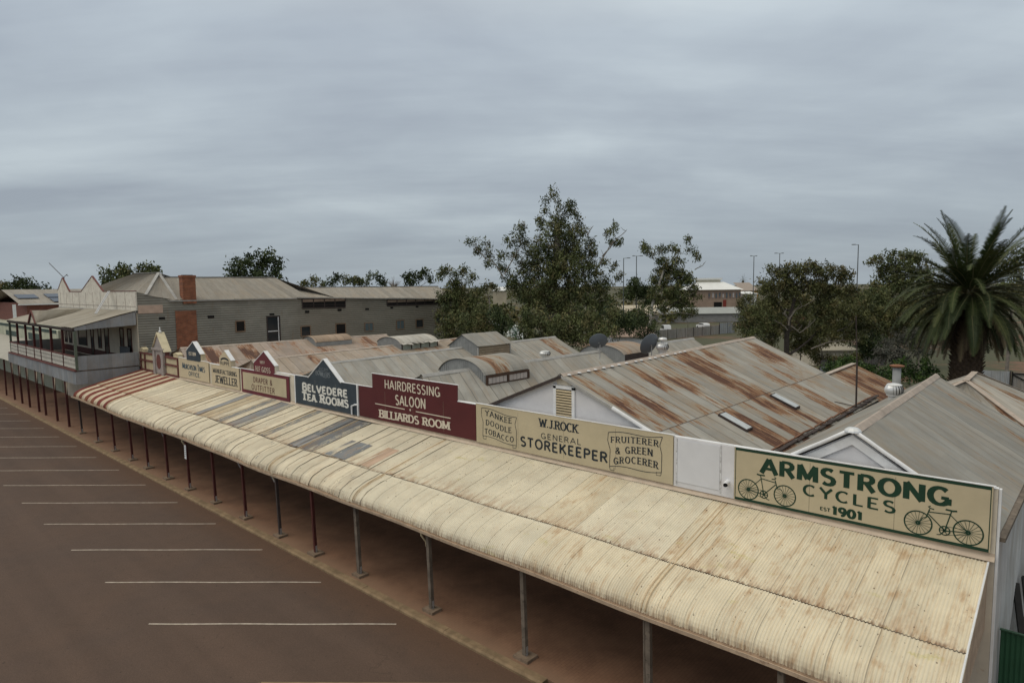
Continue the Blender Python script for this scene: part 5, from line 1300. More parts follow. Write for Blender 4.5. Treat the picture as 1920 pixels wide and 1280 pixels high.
for i, (ya, yb, q0, q1) in enumerate(((21.6, 24.2, .42, .68), (25.4, 29.5, .40, .64), (25.4, 29.5, .70, .94))):
    f = lambda q: (-127 + 11.7 * q, 12.3 - 2.15 * q + .12)
    mb = MB(); mb.prism([(f(q0)[0], ya, f(q0)[1]), (f(q1)[0], ya, f(q1)[1]), (f(q1)[0], yb, f(q1)[1]), (f(q0)[0], yb, f(q0)[1])], (0, 0, .05))
    o = obj('panel', mb, glass('solar_blue', (.012, .022, .045), .3), None)
    o.name = 'solar_panel'
    tag(o, ['dark blue solar panel array nearest the pale roof barge', 'dark blue solar array high on the brick building roof by the hotel', 'dark blue solar array low on the brick building roof by the hotel'][i], 'solar panel', 'solar panels on the brick building')

# ------------------------------------------------------------------ vegetation
M_bark = paint('gum_bark', (.19, .165, .14), .9, .3, 2.5); M_barkp = paint('pale_bark', (.42, .39, .35), .85, .25, 2.0, .3, (.2, .17, .14)); M_barkd = paint('dark_bark', (.055, .045, .038), .9, .3, 3)
LM = {'gum': [leafmat('gum_leaf', (.100, .112, .042)), leafmat('gum_leaf_dark', (.058, .074, .028)), leafmat('gum_leaf_bronze', (.130, .118, .050))],
      'deep': [leafmat('deep_leaf', (.044, .062, .022)), leafmat('deep_leaf_dark', (.026, .040, .016)), leafmat('deep_leaf_light', (.068, .086, .030))],
      'olive': [leafmat('olive_leaf', (.092, .095, .034)), leafmat('olive_leaf_dark', (.055, .063, .024)), leafmat('olive_leaf_rust', (.115, .098, .040))],
      'grey': [leafmat('grey_leaf', (.075, .075, .060)), leafmat('grey_leaf_dark', (.045, .048, .038)), leafmat('grey_leaf_pale', (.10, .095, .08))],
      'green': [leafmat('weed_leaf', (.045, .085, .020)), leafmat('weed_leaf_dark', (.026, .050, .014)), leafmat('weed_leaf_light', (.075, .12, .03))],
      'white': [leafmat('pale_flower', (.55, .60, .58)), leafmat('white_flower', (.70, .72, .70)), leafmat('flower_leaf', (.04, .09, .045))]}
def leaf_mesh(blobs, leaf, per, droop, clump=.55, flat=1.0):
    """blobs: (centre, rx, ry(depth), rz, density); many narrow leaf faces gathered into twig clumps"""
    V, F, MI = [], [], []
    base = 0
    for (c, rx, ry, rz, dens) in blobs:
        vol = rx * ry * rz
        nc = max(5, int(dens * 5.5 * (rx * rz + rx * ry + ry * rz) / 3 / (clump ** 2)))
        d = nrg.normal(0, 1, (nc, 3)); d /= np.linalg.norm(d, axis=1)[:, None]
        rad = nrg.random((nc, 1)) ** .45
        cen = np.array(c) + d * rad * np.array([rx, ry, rz]) * (1 + .18 * nrg.normal(0, 1, (nc, 1)))
        mi = nrg.choice(3, nc, p=[.5, .28, .22])
        n = nc * per
        ci = np.repeat(np.arange(nc), per)
        off = nrg.normal(0, 1, (n, 3)) * clump * .5 * np.array([1, 1, flat])
        p = cen[ci] + off
        ax = nrg.normal(0, 1, (n, 3)); ax[:, 2] -= droop; ax /= np.linalg.norm(ax, axis=1)[:, None]
        sd = np.cross(ax, nrg.normal(0, 1, (n, 3))); sd /= np.linalg.norm(sd, axis=1)[:, None]
        L = leaf[0] * (.6 + .8 * nrg.random((n, 1))); Wd = leaf[1] * (.7 + .6 * nrg.random((n, 1)))
        v = np.stack([p - ax * L / 2, p + sd * Wd / 2, p + ax * L / 2, p - sd * Wd / 2], 1).reshape(-1, 3)
        V.append(v); F.append(np.arange(n * 4).reshape(-1, 4) + base); MI.append(mi[ci]); base += n * 4
    return np.concatenate(V), np.concatenate(F), np.concatenate(MI)
def mesh_obj(name, V, F, MI, mats, parent):
    me = bpy.data.meshes.new(name)
    me.vertices.add(len(V)); me.vertices.foreach_set('co', V.astype(np.float32).ravel())
    me.loops.add(F.size); me.loops.foreach_set('vertex_index', F.astype(np.int32).ravel())
    me.polygons.add(len(F)); me.polygons.foreach_set('loop_start', (np.arange(len(F)) * F.shape[1]).astype(np.int32))
    me.polygons.foreach_set('material_index', MI.astype(np.int32))
    for m in mats: me.materials.append(m)
    me.update(calc_edges=True); me.validate()
    o = bpy.data.objects.new(name, me); C.objects.link(o)
    if parent is not None:
        o.parent = parent; o.matrix_parent_inverse = Matrix.Translation(-root_loc(parent))
    return o
def tree(name, label, cat, depth, px, blobs, kind='gum', trunk=None, r0=.3, leaf=(.42, .13), per=26, droop=.9, bark=None, group=None, clump=.6, dj=.5, dens=1.0, dead=(), flat=1.0, ground=0.0):
    """px: picture column of the foot; blobs: (px, py, rx, ry) in survey pixels at this distance"""
    s = depth / FOC
    B = []
    for b in blobs:
        dd = rnd.uniform(-1, 1) * dj * b[2] * s
        c = Pd(b[0], b[1], depth + dd); d_ = b[4] if len(b) > 4 else 1.0
        B.append((c, b[2] * s, (b[2] + b[3]) / 2 * s * .9, b[3] * s, d_ * dens))
    f = Pd(px, 640, depth); foot = Vector((f[0], f[1], ground))
    t = thing(name, label, cat, foot, group)
    mb = MB()
    if trunk: T = [Vector(Pd(a, b_, depth)) for a, b_ in trunk]
    else:
        cz_ = sum((Vector(b[0]) for b in B), Vector()) / len(B); T = [foot.lerp(cz_, .35), foot.lerp(cz_, .7)]
    T = [foot] + T
    mb.path(T, [r0 * (1 - .6 * i / len(T)) for i in range(len(T))], 8)
    samp = []
    for i in range(len(T) - 1):
        for q in np.linspace(0, 1, 6): samp.append((T[i].lerp(T[i + 1], q), r0 * (1 - .6 * (i + q) / len(T))))
    order = sorted(B, key=lambda b: min((x[0] - Vector(b[0])).length for x in samp))
    for b in order:
        c = Vector(b[0])
        best = min(samp, key=lambda x: (x[0] - c).length + 2.2 * max(0, .45 * math.hypot(x[0].x - c.x, x[0].y - c.y) - (c.z - x[0].z)))
        a, ra = best; d = c - a
        r = min(ra * .72, .04 + .020 * d.length + .03 * b[3] ** .5)
        w = Vector((rnd.uniform(-1, 1), rnd.uniform(-1, 1), rnd.uniform(-.4, .6))) * d.length * .09
        e = c + Vector((0, 0, b[3] * .25))
        pts = [a, a.lerp(c, .35) + w, a.lerp(c, .7) + w * .6, e]
        rr = [r, r * .82, r * .62, r * .42]
        mb.path(pts, rr, 6)
        for q in range(1, 4): samp.append((Vector(pts[q]), rr[q]))
        for q in range(5):
            e2 = c + Vector((rnd.uniform(-1, 1) * b[1], rnd.uniform(-1, 1) * b[2], rnd.uniform(-.3, 1) * b[3])) * .9
            k_ = pts[2].lerp(e, rnd.random())
            mb.path([k_, k_.lerp(e2, .55) + Vector((0, 0, .1 * b[3])), e2], [r * .38, r * .26, r * .1], 5)
    obj('trunk', mb, bark or M_bark, t)
    if dead:
        for pl in dead:
            mb = MB(); q = []
            for i in range(len(pl) - 1):
                for w_ in np.linspace(0, 1, 4)[:-1]: q.append((pl[i][0] + (pl[i + 1][0] - pl[i][0]) * w_ + rnd.uniform(-1.2, 1.2), pl[i][1] + (pl[i + 1][1] - pl[i][1]) * w_ + rnd.uniform(-1.2, 1.2)))
            q.append(pl[-1]); m_ = len(q)
            mb.path([Pd(a, b_, depth - 1.0) for a, b_ in q], [.085 * (1 - .85 * i / m_) for i in range(m_)], 6)
            obj('bare_limb', mb, M_bark, t)
            for i in range(2, m_ - 1, 2):
                mb = MB(); e = (q[i][0] + rnd.uniform(-12, 12), q[i][1] - rnd.uniform(4, 14)); md = ((q[i][0] + e[0]) / 2 + rnd.uniform(-2, 2), (q[i][1] + e[1]) / 2 + 1)
                mb.path([Pd(*q[i], depth - 1.0), Pd(*md, depth - 1.1), Pd(*e, depth - 1.2)], [.04, .03, .015], 5); obj('bare_twig', mb, M_bark, t)
    V, F, MI = leaf_mesh(B, leaf, per, droop, clump, flat)
    mesh_obj('crown', V, F, MI, LM[kind], t)
    return t
# the great river gum behind the shops
tree('gum_tree', 'tallest ragged gum tree rising behind the shop roofs', 'tree', 84, 1036,
     [(1030, 372, 16, 16, .7), (1022, 392, 12, 10, .5), (1062, 388, 22, 18, .9), (1078, 402, 14, 12, .7), (1048, 412, 22, 18), (1032, 428, 18, 14, .7), (1050, 440, 34, 24, 1.2), (1085, 432, 22, 20, 1.1), (1022, 465, 34, 28, 1.3), (1070, 470, 40, 30, 1.3), (1108, 455, 16, 14, .8), (1000, 495, 36, 28, 1.3), (1050, 505, 48, 34, 1.4), (1095, 500, 36, 32, 1.3), (985, 530, 34, 28, 1.3), (1030, 545, 44, 34, 1.4), (1080, 548, 42, 32, 1.3), (1120, 540, 30, 30, 1.0), (985, 560, 30, 22, 1.1), (1050, 575, 40, 20, 1.1), (1115, 570, 34, 22, 1.0),
      (888, 452, 16, 8, .6), (908, 462, 16, 11, .8), (897, 470, 10, 7, .5), (922, 480, 14, 9, .7), (938, 478, 10, 8, .5), (915, 495, 10, 6, .5), (935, 500, 12, 8, .6), (955, 452, 14, 12, .8), (972, 440, 14, 14, .9), (980, 422, 10, 12, .7), (985, 460, 14, 14, .9), (960, 480, 14, 12, .7), (945, 510, 12, 14, .8), (958, 535, 16, 18, 1.0),
      (1140, 438, 10, 9, .8), (1152, 425, 7, 8, .5), (1160, 452, 8, 6, .6), (1145, 452, 9, 6, .5), (1128, 490, 12, 12, .8), (1112, 475, 10, 10, .6), (1150, 500, 8, 9, .5), (1160, 520, 12, 10, .5), (1140, 530, 14, 14, .6), (1010, 412, 10, 7, .5), (1015, 420, 8, 8, .5)],
     trunk=[(1034, 585), (1036, 540), (1044, 480), (1046, 420)], r0=.75, per=26, clump=.55, leaf=(.44, .13), dens=.62,
     dead=(([(1130, 480), (1150, 455), (1165, 440), (1176, 430)]), ([(1118, 505), (1138, 470), (1150, 450)]), ([(1100, 440), (1108, 430), (1112, 424)]), ([(945, 515), (965, 480), (978, 462)]), ([(945, 520), (930, 498), (905, 478), (890, 462)])))
tree('gum_tree', 'thin pale gum with sparse crown at the rear end of the hotel', 'tree', 78, 858, [(832, 505, 16, 9, .6), (850, 512, 14, 10, .6), (868, 508, 14, 10, .6), (884, 518, 10, 12, .6), (825, 515, 10, 8, .5), (855, 540, 22, 16, 1.1), (842, 560, 24, 22, 1.1), (880, 560, 20, 18, 1.0), (900, 548, 10, 10, .6), (868, 582, 30, 20, 1.1), (836, 592, 22, 18, .9), (895, 590, 18, 16, .8)], r0=.25, kind='gum', clump=.5, group='gums behind the shops')
tree('gum_tree', 'white trunked gum with open feathery top beside the pale roofed hall', 'tree', 108, 1214,
     [(1212, 468, 12, 10, .7), (1206, 460, 8, 8, .5), (1222, 480, 10, 9, .6), (1240, 470, 14, 8, .6), (1256, 466, 12, 8, .7), (1290, 452, 7, 12, .6), (1298, 468, 10, 8, .6), (1272, 470, 10, 8, .6), (1308, 482, 8, 7, .5), (1245, 488, 14, 10, .8), (1268, 490, 16, 10, .8), (1250, 505, 24, 14, 1.1), (1275, 520, 24, 16, 1.1), (1238, 528, 22, 18, 1.1), (1260, 548, 28, 18, 1.1), (1292, 530, 14, 14, .8), (1300, 550, 16, 14, .9), (1228, 555, 16, 16, .9), (1278, 568, 24, 12, .9), (1240, 575, 18, 10, .7)],
     trunk=[(1222, 575), (1232, 545), (1245, 505)], r0=.32, bark=M_barkp, group='gums behind the shops', clump=.62, leaf=(.5, .16), dead=(([(1214, 600), (1240, 590), (1275, 585), (1305, 592), (1340, 603)]), ([(1210, 612), (1228, 596), (1262, 570), (1300, 548), (1315, 536)]), ([(1302, 505), (1318, 498), (1322, 492)])))
tree('round_tree', 'small rounded dark tree between the two light poles', 'tree', 150, 1196, [(1190, 535, 16, 14), (1206, 545, 18, 16), (1182, 550, 12, 14), (1215, 560, 14, 14)], kind='deep', r0=.25, clump=.8, leaf=(.6, .25))
# belt of shrubs immediately behind the shops
for i, (px, d, bl, kd, lab) in enumerate((
    (842, 66, [(838, 612, 26, 22), (862, 600, 24, 24), (850, 632, 24, 18)], 'gum', 'loose olive shrub beside the hotel rear wall'),
    (898, 62, [(890, 600, 30, 24), (915, 612, 28, 24), (880, 622, 26, 20), (905, 585, 18, 14)], 'gum', 'green shrub under the thin pale gum'),
    (938, 60, [(935, 590, 18, 18), (945, 612, 24, 22), (930, 635, 24, 14)], 'deep', 'dark shrub left of the white flowering bush'),
    (1005, 60, [(995, 600, 30, 26), (1025, 612, 30, 24), (985, 625, 26, 20), (1010, 640, 30, 14)], 'gum', 'broad olive shrub below the tall gum trunk'),
    (1062, 58, [(1050, 610, 32, 26), (1082, 600, 26, 24), (1070, 632, 36, 20), (1045, 640, 24, 14)], 'gum', 'bushy shrub left of the round dish'),
    (1118, 56, [(1105, 600, 28, 26), (1130, 612, 28, 24), (1112, 628, 30, 18), (1145, 590, 18, 16)], 'gum', 'leafy shrub directly behind the round dish'),
    (1162, 68, [(1150, 590, 22, 22), (1172, 600, 24, 22), (1155, 615, 22, 16)], 'deep', 'dark shrub before the tan roofed shed'),
    (1205, 74, [(1195, 602, 22, 20), (1218, 615, 14, 16), (1185, 618, 16, 14), (1212, 630, 14, 12)], 'deep', 'dark shrub beside the long grey fence'))):
    tree('shrub', lab, 'shrub', d, px, bl, kind=kd, r0=.08, group='shrubs behind the shop row', clump=.42, leaf=(.30, .10), per=24, dens=.95)
tree('flowering_shrub', 'shrub covered in white blossom behind the gabled lantern', 'shrub', 58, 962, [(964, 620, 10, 9, .9), (955, 626, 8, 6, .7), (970, 628, 8, 7, .6)], kind='white', r0=.06, clump=.25, leaf=(.16, .12), per=14)
tree('palm_lily', 'spiky dark shrub beside white blossom', 'shrub', 57, 968, [(966, 642, 12, 8)], kind='deep', r0=.06, clump=.35, leaf=(.5, .06), per=16)
# dense dark trees on the right
tree('broad_tree', 'broad olive brown tree with bare grey limbs at the right', 'tree', 74, 1476,
     [(1462, 515, 26, 16), (1495, 508, 28, 16), (1530, 505, 28, 16), (1565, 515, 26, 16), (1588, 520, 16, 12, .8), (1440, 535, 22, 16), (1475, 540, 34, 20), (1515, 535, 34, 20), (1555, 545, 32, 22), (1590, 545, 18, 18, .8), (1450, 565, 24, 18, .8), (1490, 570, 26, 14, .6), (1540, 580, 32, 18, .9), (1575, 585, 28, 18), (1605, 590, 26, 18), (1560, 608, 28, 14, .7), (1620, 610, 30, 16, .8), (1440, 590, 18, 14, .7), (1458, 612, 16, 14, .7), (1505, 605, 24, 14, .6), (1535, 622, 24, 14, .7), (1598, 632, 26, 12, .7)],
     kind='olive', trunk=[(1475, 630), (1480, 600), (1490, 560)], r0=.34, bark=M_barkd, clump=.5, leaf=(.36, .12), per=28,
     dead=(([(1476, 618), (1462, 605), (1450, 600)]), ([(1478, 610), (1480, 595), (1492, 580), (1510, 572), (1528, 560)]), ([(1484, 612), (1500, 625), (1515, 612), (1530, 598)]), ([(1520, 655), (1548, 642), (1580, 638), (1612, 642)]), ([(1570, 620), (1590, 612), (1600, 598)]), ([(1482, 600), (1470, 588), (1475, 578)])))
tree('bush', 'rounded olive bush at the left of the broad tree', 'shrub', 72, 1405, [(1395, 600, 20, 20), (1412, 590, 20, 20), (1405, 620, 26, 18), (1430, 605, 18, 22)], kind='gum', r0=.12, clump=.45, leaf=(.32, .1))
tree('gum_tree', 'mid height gum behind the rightmost light pole', 'tree', 112, 1668, [(1635, 492, 12, 8, .6), (1650, 488, 14, 9, .7), (1672, 482, 16, 10, .8), (1700, 480, 18, 12, .9), (1720, 485, 14, 12, .9), (1655, 505, 18, 10, .8), (1690, 500, 26, 14), (1720, 508, 24, 16), (1665, 525, 26, 18), (1700, 530, 32, 20), (1740, 530, 26, 22), (1650, 545, 24, 18), (1690, 560, 36, 22), (1640, 565, 26, 18), (1720, 575, 30, 20)], kind='gum', r0=.4, clump=.7, leaf=(.55, .2), group='gums behind the shops')
tree('bush', 'mass of dark bushes below the mid height gum', 'shrub', 80, 1650, [(1620, 580, 26, 18), (1660, 590, 30, 22), (1640, 610, 30, 18), (1690, 600, 26, 22)], kind='olive', r0=.15, clump=.5, leaf=(.36, .13))
tree('bush', 'grey twiggy bush beside the palm trunk', 'shrub', 66, 1712, [(1690, 640, 26, 20, .8), (1715, 630, 28, 22, .8), (1730, 655, 26, 18, .8), (1665, 650, 22, 16, .7)], kind='grey', r0=.1, clump=.4, leaf=(.30, .05))
tree('bush', 'dark bush behind the far side of the palm crown', 'shrub', 70, 1890, [(1880, 560, 30, 24), (1910, 540, 26, 26), (1900, 500, 24, 22), (1915, 480, 14, 12)], kind='gum', r0=.2, clump=.5, leaf=(.36, .13))
for i, (px, d, bl, lab) in enumerate(((1640, 52, [(1620, 690, 20, 14), (1645, 700, 22, 14), (1600, 700, 16, 10)], 'bright green weed clump right behind the rust striped roof'), (1700, 50, [(1690, 690, 24, 16), (1715, 702, 22, 14), (1670, 705, 20, 12)], 'bright green weeds behind the flue'), (1745, 48, [(1740, 690, 18, 16), (1755, 708, 16, 12), (1728, 715, 16, 10)], 'bright green weeds at the foot of the palm'), (1570, 60, [(1565, 690, 22, 12), (1590, 680, 20, 12)], 'green weeds before the dark paling fence'), (1895, 60, [(1885, 742, 22, 7), (1912, 745, 18, 8)], 'green weeds below the right hand iron fence'))):
    tree('weed_clump', lab, 'weeds', d, px, bl, kind='green', r0=.05, group='green weeds behind the shops', clump=.35, leaf=(.26, .1), per=20, droop=.2)
for i, (px, d, bl, kd, lab) in enumerate((
    (1440, 84, [(1432, 615, 16, 16), (1452, 622, 18, 18), (1440, 640, 20, 12)], 'olive', 'dark bush just beyond the far corner of the big rusty roof'),
    (1500, 80, [(1492, 625, 22, 18), (1518, 635, 22, 16), (1500, 650, 26, 14)], 'olive', 'dark bush in front of the broad tree trunk'),
    (1560, 104, [(1545, 622, 24, 16), (1580, 618, 24, 16)], 'olive', 'dark bush hiding the cream house end'),
    (1630, 74, [(1615, 640, 24, 18), (1645, 645, 24, 20), (1632, 662, 26, 14)], 'deep', 'dark bush before the paling fence right of the aerial pole'),
    (1672, 64, [(1660, 665, 22, 16), (1688, 668, 22, 16)], 'grey', 'grey scrubby bush behind the flue'),
    (1725, 88, [(1705, 605, 28, 22), (1738, 615, 24, 22), (1720, 640, 26, 18)], 'gum', 'dark shrub screened by the palm fronds'),
    (1190, 92, [(1178, 598, 22, 18), (1205, 590, 20, 18), (1190, 612, 24, 14)], 'gum', 'olive bush mass left of the white trunk'),
    (1290, 122, [(1280, 588, 18, 10), (1300, 584, 14, 9)], 'gum', 'low leafy branch clump under the white trunked gum'),
    (1572, 87, [(1540, 672, 22, 11), (1572, 676, 20, 10), (1600, 670, 22, 12)], 'olive', 'low dark bush under the eaves of the cream house'),
    (1612, 92, [(1600, 560, 26, 20), (1628, 575, 28, 22), (1650, 560, 24, 18), (1615, 600, 26, 20)], 'gum', 'olive bush mass between the broad tree and the rightmost light pole'),
    (1455, 100, [(1440, 575, 24, 18), (1470, 585, 26, 20), (1455, 605, 28, 18), (1425, 590, 16, 18)], 'olive', 'big olive bush mass behind the trunk of the broad tree'),
    (1525, 98, [(1505, 590, 28, 20), (1540, 600, 28, 20), (1520, 618, 30, 14), (1560, 575, 24, 18)], 'gum', 'big green bush mass behind the limbs of the broad tree'),
    (1690, 96, [(1670, 590, 30, 24), (1705, 580, 28, 24), (1685, 620, 32, 22), (1650, 620, 24, 20)], 'olive', 'thick olive bush mass between the broad tree and the palm'),
    (1548, 86, [(1535, 642, 22, 12), (1562, 636, 20, 12), (1520, 655, 20, 12)], 'olive', 'dark hanging bush before the cream roof'),
    (1395, 140, [(1392, 572, 14, 14), (1404, 560, 12, 12), (1412, 580, 14, 14)], 'olive', 'dark tree right of the white roofed hall'))):
    tree('bush', lab, 'shrub', d, px, bl, kind=kd, r0=.1, group='bushes behind the rusty roof', clump=.48, leaf=(.34, .12), per=26, dens=1.0)
# skyline trees
for (nm, lab, d, px, bl, kd) in (
    ('pine_tree', 'dense dark rounded tree above the hotel roof', 128, 480, [(442, 498, 14, 16), (462, 495, 16, 18), (485, 492, 18, 18), (505, 488, 16, 16), (520, 500, 12, 18), (450, 515, 18, 12), (480, 515, 26, 14), (512, 520, 18, 14), (434, 512, 10, 10)], 'deep'),
    ('skyline_tree', 'round gum left of the hotel hipped roof', 118, 205, [(200, 515, 12, 12), (212, 525, 12, 14), (194, 530, 10, 12)], 'gum'),
    ('skyline_tree', 'taller gum just behind the hotel hipped roof', 120, 240, [(232, 508, 14, 12), (245, 514, 14, 14), (228, 524, 14, 14)], 'gum'),
    ('skyline_tree', 'flat topped gum behind the hotel roof peak', 122, 282, [(268, 504, 14, 9), (285, 504, 14, 9), (296, 510, 6, 8), (275, 515, 16, 10)], 'gum'),
    ('skyline_tree', 'hazy tree above the solar panels nearest the false front', 150, 82, [(70, 540, 16, 10), (88, 545, 14, 9), (55, 535, 12, 10)], 'deep'),
    ('skyline_tree', 'hazy spreading tree above the brick building', 150, 40, [(40, 532, 18, 10), (25, 540, 18, 10), (52, 545, 14, 8)], 'deep'),
    ('skyline_tree', 'dark tree at the far left edge of the picture', 150, 5, [(2, 538, 18, 12), (14, 546, 14, 8)], 'olive'),
    ('skyline_tree', 'low tree where the taller hotel roof ends', 170, 585, [(570, 532, 12, 8), (590, 528, 12, 9), (605, 534, 10, 8)], 'gum'),
    ('conifer', 'slim pointed conifer left of centre over the long hotel wing', 165, 628, [(626, 526, 6, 10), (634, 520, 6, 9), (620, 532, 8, 8)], 'deep'),
    ('skyline_tree', 'broad low tree over the middle of the long hotel wing', 170, 662, [(650, 528, 12, 8), (668, 526, 14, 9), (682, 530, 12, 8)], 'gum'),
    ('conifer', 'paired conifer spires over the long hotel wing', 160, 700, [(693, 520, 5, 9), (704, 518, 6, 10), (714, 526, 8, 8), (722, 530, 6, 6)], 'deep'),
    ('skyline_tree', 'flat crowned tree near the end of the long hotel wing', 140, 782, [(764, 520, 12, 7), (795, 510, 12, 9), (782, 516, 14, 9), (806, 526, 9, 8), (770, 530, 18, 7)], 'deep'),
    ('skyline_tree', 'umbrella shaped tree far behind the thin pale gum', 180, 918, [(918, 534, 14, 5), (908, 540, 12, 5), (928, 540, 10, 5)], 'olive')):
    tree(nm, lab, 'tree', d, px, bl, kind=kd, r0=.3, group='trees along the skyline', clump=.9, leaf=(.75, .32), per=16, dens=.9)
t = thing('bare_tree', 'leafless twiggy tree beside the conifer spires', 'tree', Pd(738, 640, 150) * np.array([1, 1, 0]))
mb = MB(); b0 = Vector(Pd(738, 640, 150)); b0.z = 0
fk = Vector(Pd(738, 540, 150)); mb.path([b0, fk], [.2, .14], 6)
for k in range(16):
    a = rnd.uniform(-1, 1); e = Vector(Pd(738 + a * 16, 520 + abs(a) * 8 + rnd.uniform(-3, 6), 150 + rnd.uniform(-2, 2))); mb.path([fk, fk.lerp(e, .5) + Vector((a * .3, 0, .2)), e], [.09, .06, .03], 4)
obj('trunk', mb, M_bark, t)

# ------------------------------------------------------------------ the date palm
def palm(label, depth, px, top_py, n, Lf, trunk_r, name='date_palm', lf=40):
    f = Pd(px, 640, depth); foot = Vector((f[0], f[1], 0)); c = Vector(Pd(px, top_py, depth)); c.x, c.y = foot.x, foot.y
    t = thing(name, label, 'palm tree', foot)
    mb = MB(); H = c.z
    mb.path([foot, (foot.x, foot.y, H * .5), (foot.x, foot.y, H * .8), (foot.x, foot.y, H * .97)], [trunk_r * 1.08, trunk_r, trunk_r, trunk_r * .7], 18)
    z = .2; k = 0
    while z < H * .95:
        for j in range(14):
            a = 2 * PI * (j / 14 + (k % 2) / 28) + rnd.uniform(-.05, .05); rr = trunk_r * (1.0 if z < H * .8 else 1.05)
            o = Vector((math.cos(a), math.sin(a), 0)); tg = Vector((-math.sin(a), math.cos(a), 0)); p = foot + o * rr * .98 + Vector((0, 0, z))
            w = trunk_r * .19; ln = .22 + .1 * rnd.random()
            mb.add([p - tg * w, p + tg * w, p + Vector((0, 0, -.22)), p + o * ln + Vector((0, 0, .16)) - tg * w * .3, p + o * ln + Vector((0, 0, .16)) + tg * w * .3], [(0, 1, 4, 3), (1, 2, 4), (0, 3, 2), (2, 3, 4)])
        z += .24; k += 1
    obj('trunk', mb, paint('palm_trunk', (.105, .072, .050), .95, .35, 5), t)
    V = {0: [], 1: []}
    R = {0: MB(), 1: MB()}
    for i in range(n):
        q = (i + .5) / n; az = i * 2.39996 + rnd.uniform(-.15, .15)
        el = math.radians(76 - 128 * q ** .68 + rnd.uniform(-10, 10)); L = Lf * (.86 + .22 * rnd.random()) * (1.0 if q < .55 else max(.76, 1.0 - .55 * (q - .55)))
        dead = 1 if q > .78 and rnd.random() < .6 else 0
        o = Vector((math.cos(az), math.sin(az), 0)); p = c + o * trunk_r * .4 + Vector((0, 0, .25 - .9 * q)); d = (o * math.cos(el) + Vector((0, 0, math.sin(el)))).normalized()
        pts = [p]; ns = 14; gk = rnd.uniform(.75, 1.45); tw = Vector((-o.y, o.x, 0)) * rnd.uniform(-.03, .03)
        for s in range(ns):
            g = (.012 + .125 * (s / ns) ** 1.4) * (.5 + 1.35 * min(1, q * 2.2)) * gk
            d = (d + Vector((0, 0, -g)) + tw).normalized()
            if d.z < -.97: d = (d + o * .08).normalized()
            p = p + d * (L / ns); pts.append(p)
        R[dead].path(pts, [.045 * (1 - .85 * s / ns) for s in range(ns + 1)], 4)
        for s in range(lf):
            u = .08 + .92 * s / lf; x = u * ns; j = min(int(x), ns - 1); b = pts[j].lerp(pts[j + 1], x - j); dr = (pts[j + 1] - pts[j]).normalized()
            sd = dr.cross(Vector((0, 0, 1)));
            if sd.length < .05: sd = dr.cross(o)
            sd.normalize(); upv = sd.cross(dr)
            ll = Lf * .112 * (math.sin(PI * (.12 + .86 * u)) ** .7) * (.85 + .3 * rnd.random())
            for sg in (-1, 1):
                v = (sd * sg * .72 + dr * .62 + upv * (.28 + rnd.uniform(-.15, .15)) + Vector((0, 0, -.12 - .25 * dead))).normalized()
                w = dr * .034 * Lf / 5
                V[dead].append((b - w, b + w, b + v * ll * .6 + w * .8 + Vector((0, 0, -.01)), b + v * ll + Vector((0, 0, -.06 * ll))))
    mats = [[leafmat('palm_leaf', (.042, .058, .018)), leafmat('palm_leaf_dark', (.026, .038, .014)), leafmat('palm_leaf_light', (.074, .086, .030))], [leafmat('dead_frond', (.095, .070, .038)), leafmat('dead_frond_dark', (.06, .042, .025)), leafmat('dead_frond_pale', (.13, .10, .055))]]
    for dd, nm in ((0, 'green_fronds'), (1, 'dead_fronds')):
        if not V[dd]: continue
        a = np.array([[tuple(x) for x in q] for q in V[dd]], dtype=float)
        m = len(a); MI = nrg.choice(3, m // (2 * lf) + 1, p=[.45, .35, .2]).repeat(2 * lf)[:m]
        mesh_obj(nm, a.reshape(-1, 3), np.arange(m * 4).reshape(-1, 4), MI, mats[dd], t)
        obj('frond_stalks', R[dd], paint('frond_stalk', (.12, .11, .05), .8, .2), t)
    return t
palm('large shaggy date palm with thick rough trunk at the right', 47, 1814, 546, 200, 5.9, .92, lf=58)
palm('tiny distant palm on the horizon beside the white roofed hall', 330, 1391, 524, 22, 3.2, .35, 'distant_palm', lf=14)

# ------------------------------------------------------------------ buildings and fences behind the shops
RV, FV = Vector((.743, .669, 0)), Vector((-.669, .743, 0))
def fr(o, a, b, z): p = Vector((o[0], o[1], 0)) + RV * a + FV * b; return (p.x, p.y, z)
def fbox(mb, o, a0, a1, b0, b1, z0, z1): return mb.prism([fr(o, a0, b0, z0), fr(o, a1, b0, z0), fr(o, a1, b1, z0), fr(o, a0, b1, z0)], (0, 0, z1 - z0))
M_hall = paint('hall_brick', (.34, .25, .19), .9, .12, .8); M_wroof = paint('white_roof', (.72, .72, .69), .5, .05, .6)
D = 235; o = Pd(1345, 600, D); s = D / FOC
H = thing('hall', 'two storey tan hall with white hipped roof beyond the trees', 'building', (o[0], o[1], 0))
zf = lambda py: CAMZ - (py - 531.7) * s
x0, x1 = (1296 - 1345) * s, (1388 - 1345) * s
mb = MB(); fbox(mb, o, x0, x1, 0, 14, 0, zf(543)); obj('walls', mb, M_hall, H)
mb = MB(); a0, a1, ze, zr = x0 - .8, x1 + .8, zf(543), zf(528)
bl, br_, tl, tr = (a0, a1, a0 + 5, a1 - 5.4)
P_ = [fr(o, a0, -.8, ze), fr(o, a1, -.8, ze), fr(o, a1, 14.8, ze), fr(o, a0, 14.8, ze), fr(o, tl, 6, zr), fr(o, tr, 6, zr), fr(o, tr, 8, zr), fr(o, tl, 8, zr)]
mb.add(P_, [(0, 1, 5, 4), (1, 2, 6, 5), (2, 3, 7, 6), (3, 0, 4, 7), (4, 5, 6, 7)]); obj('roof', mb, M_wroof, H)
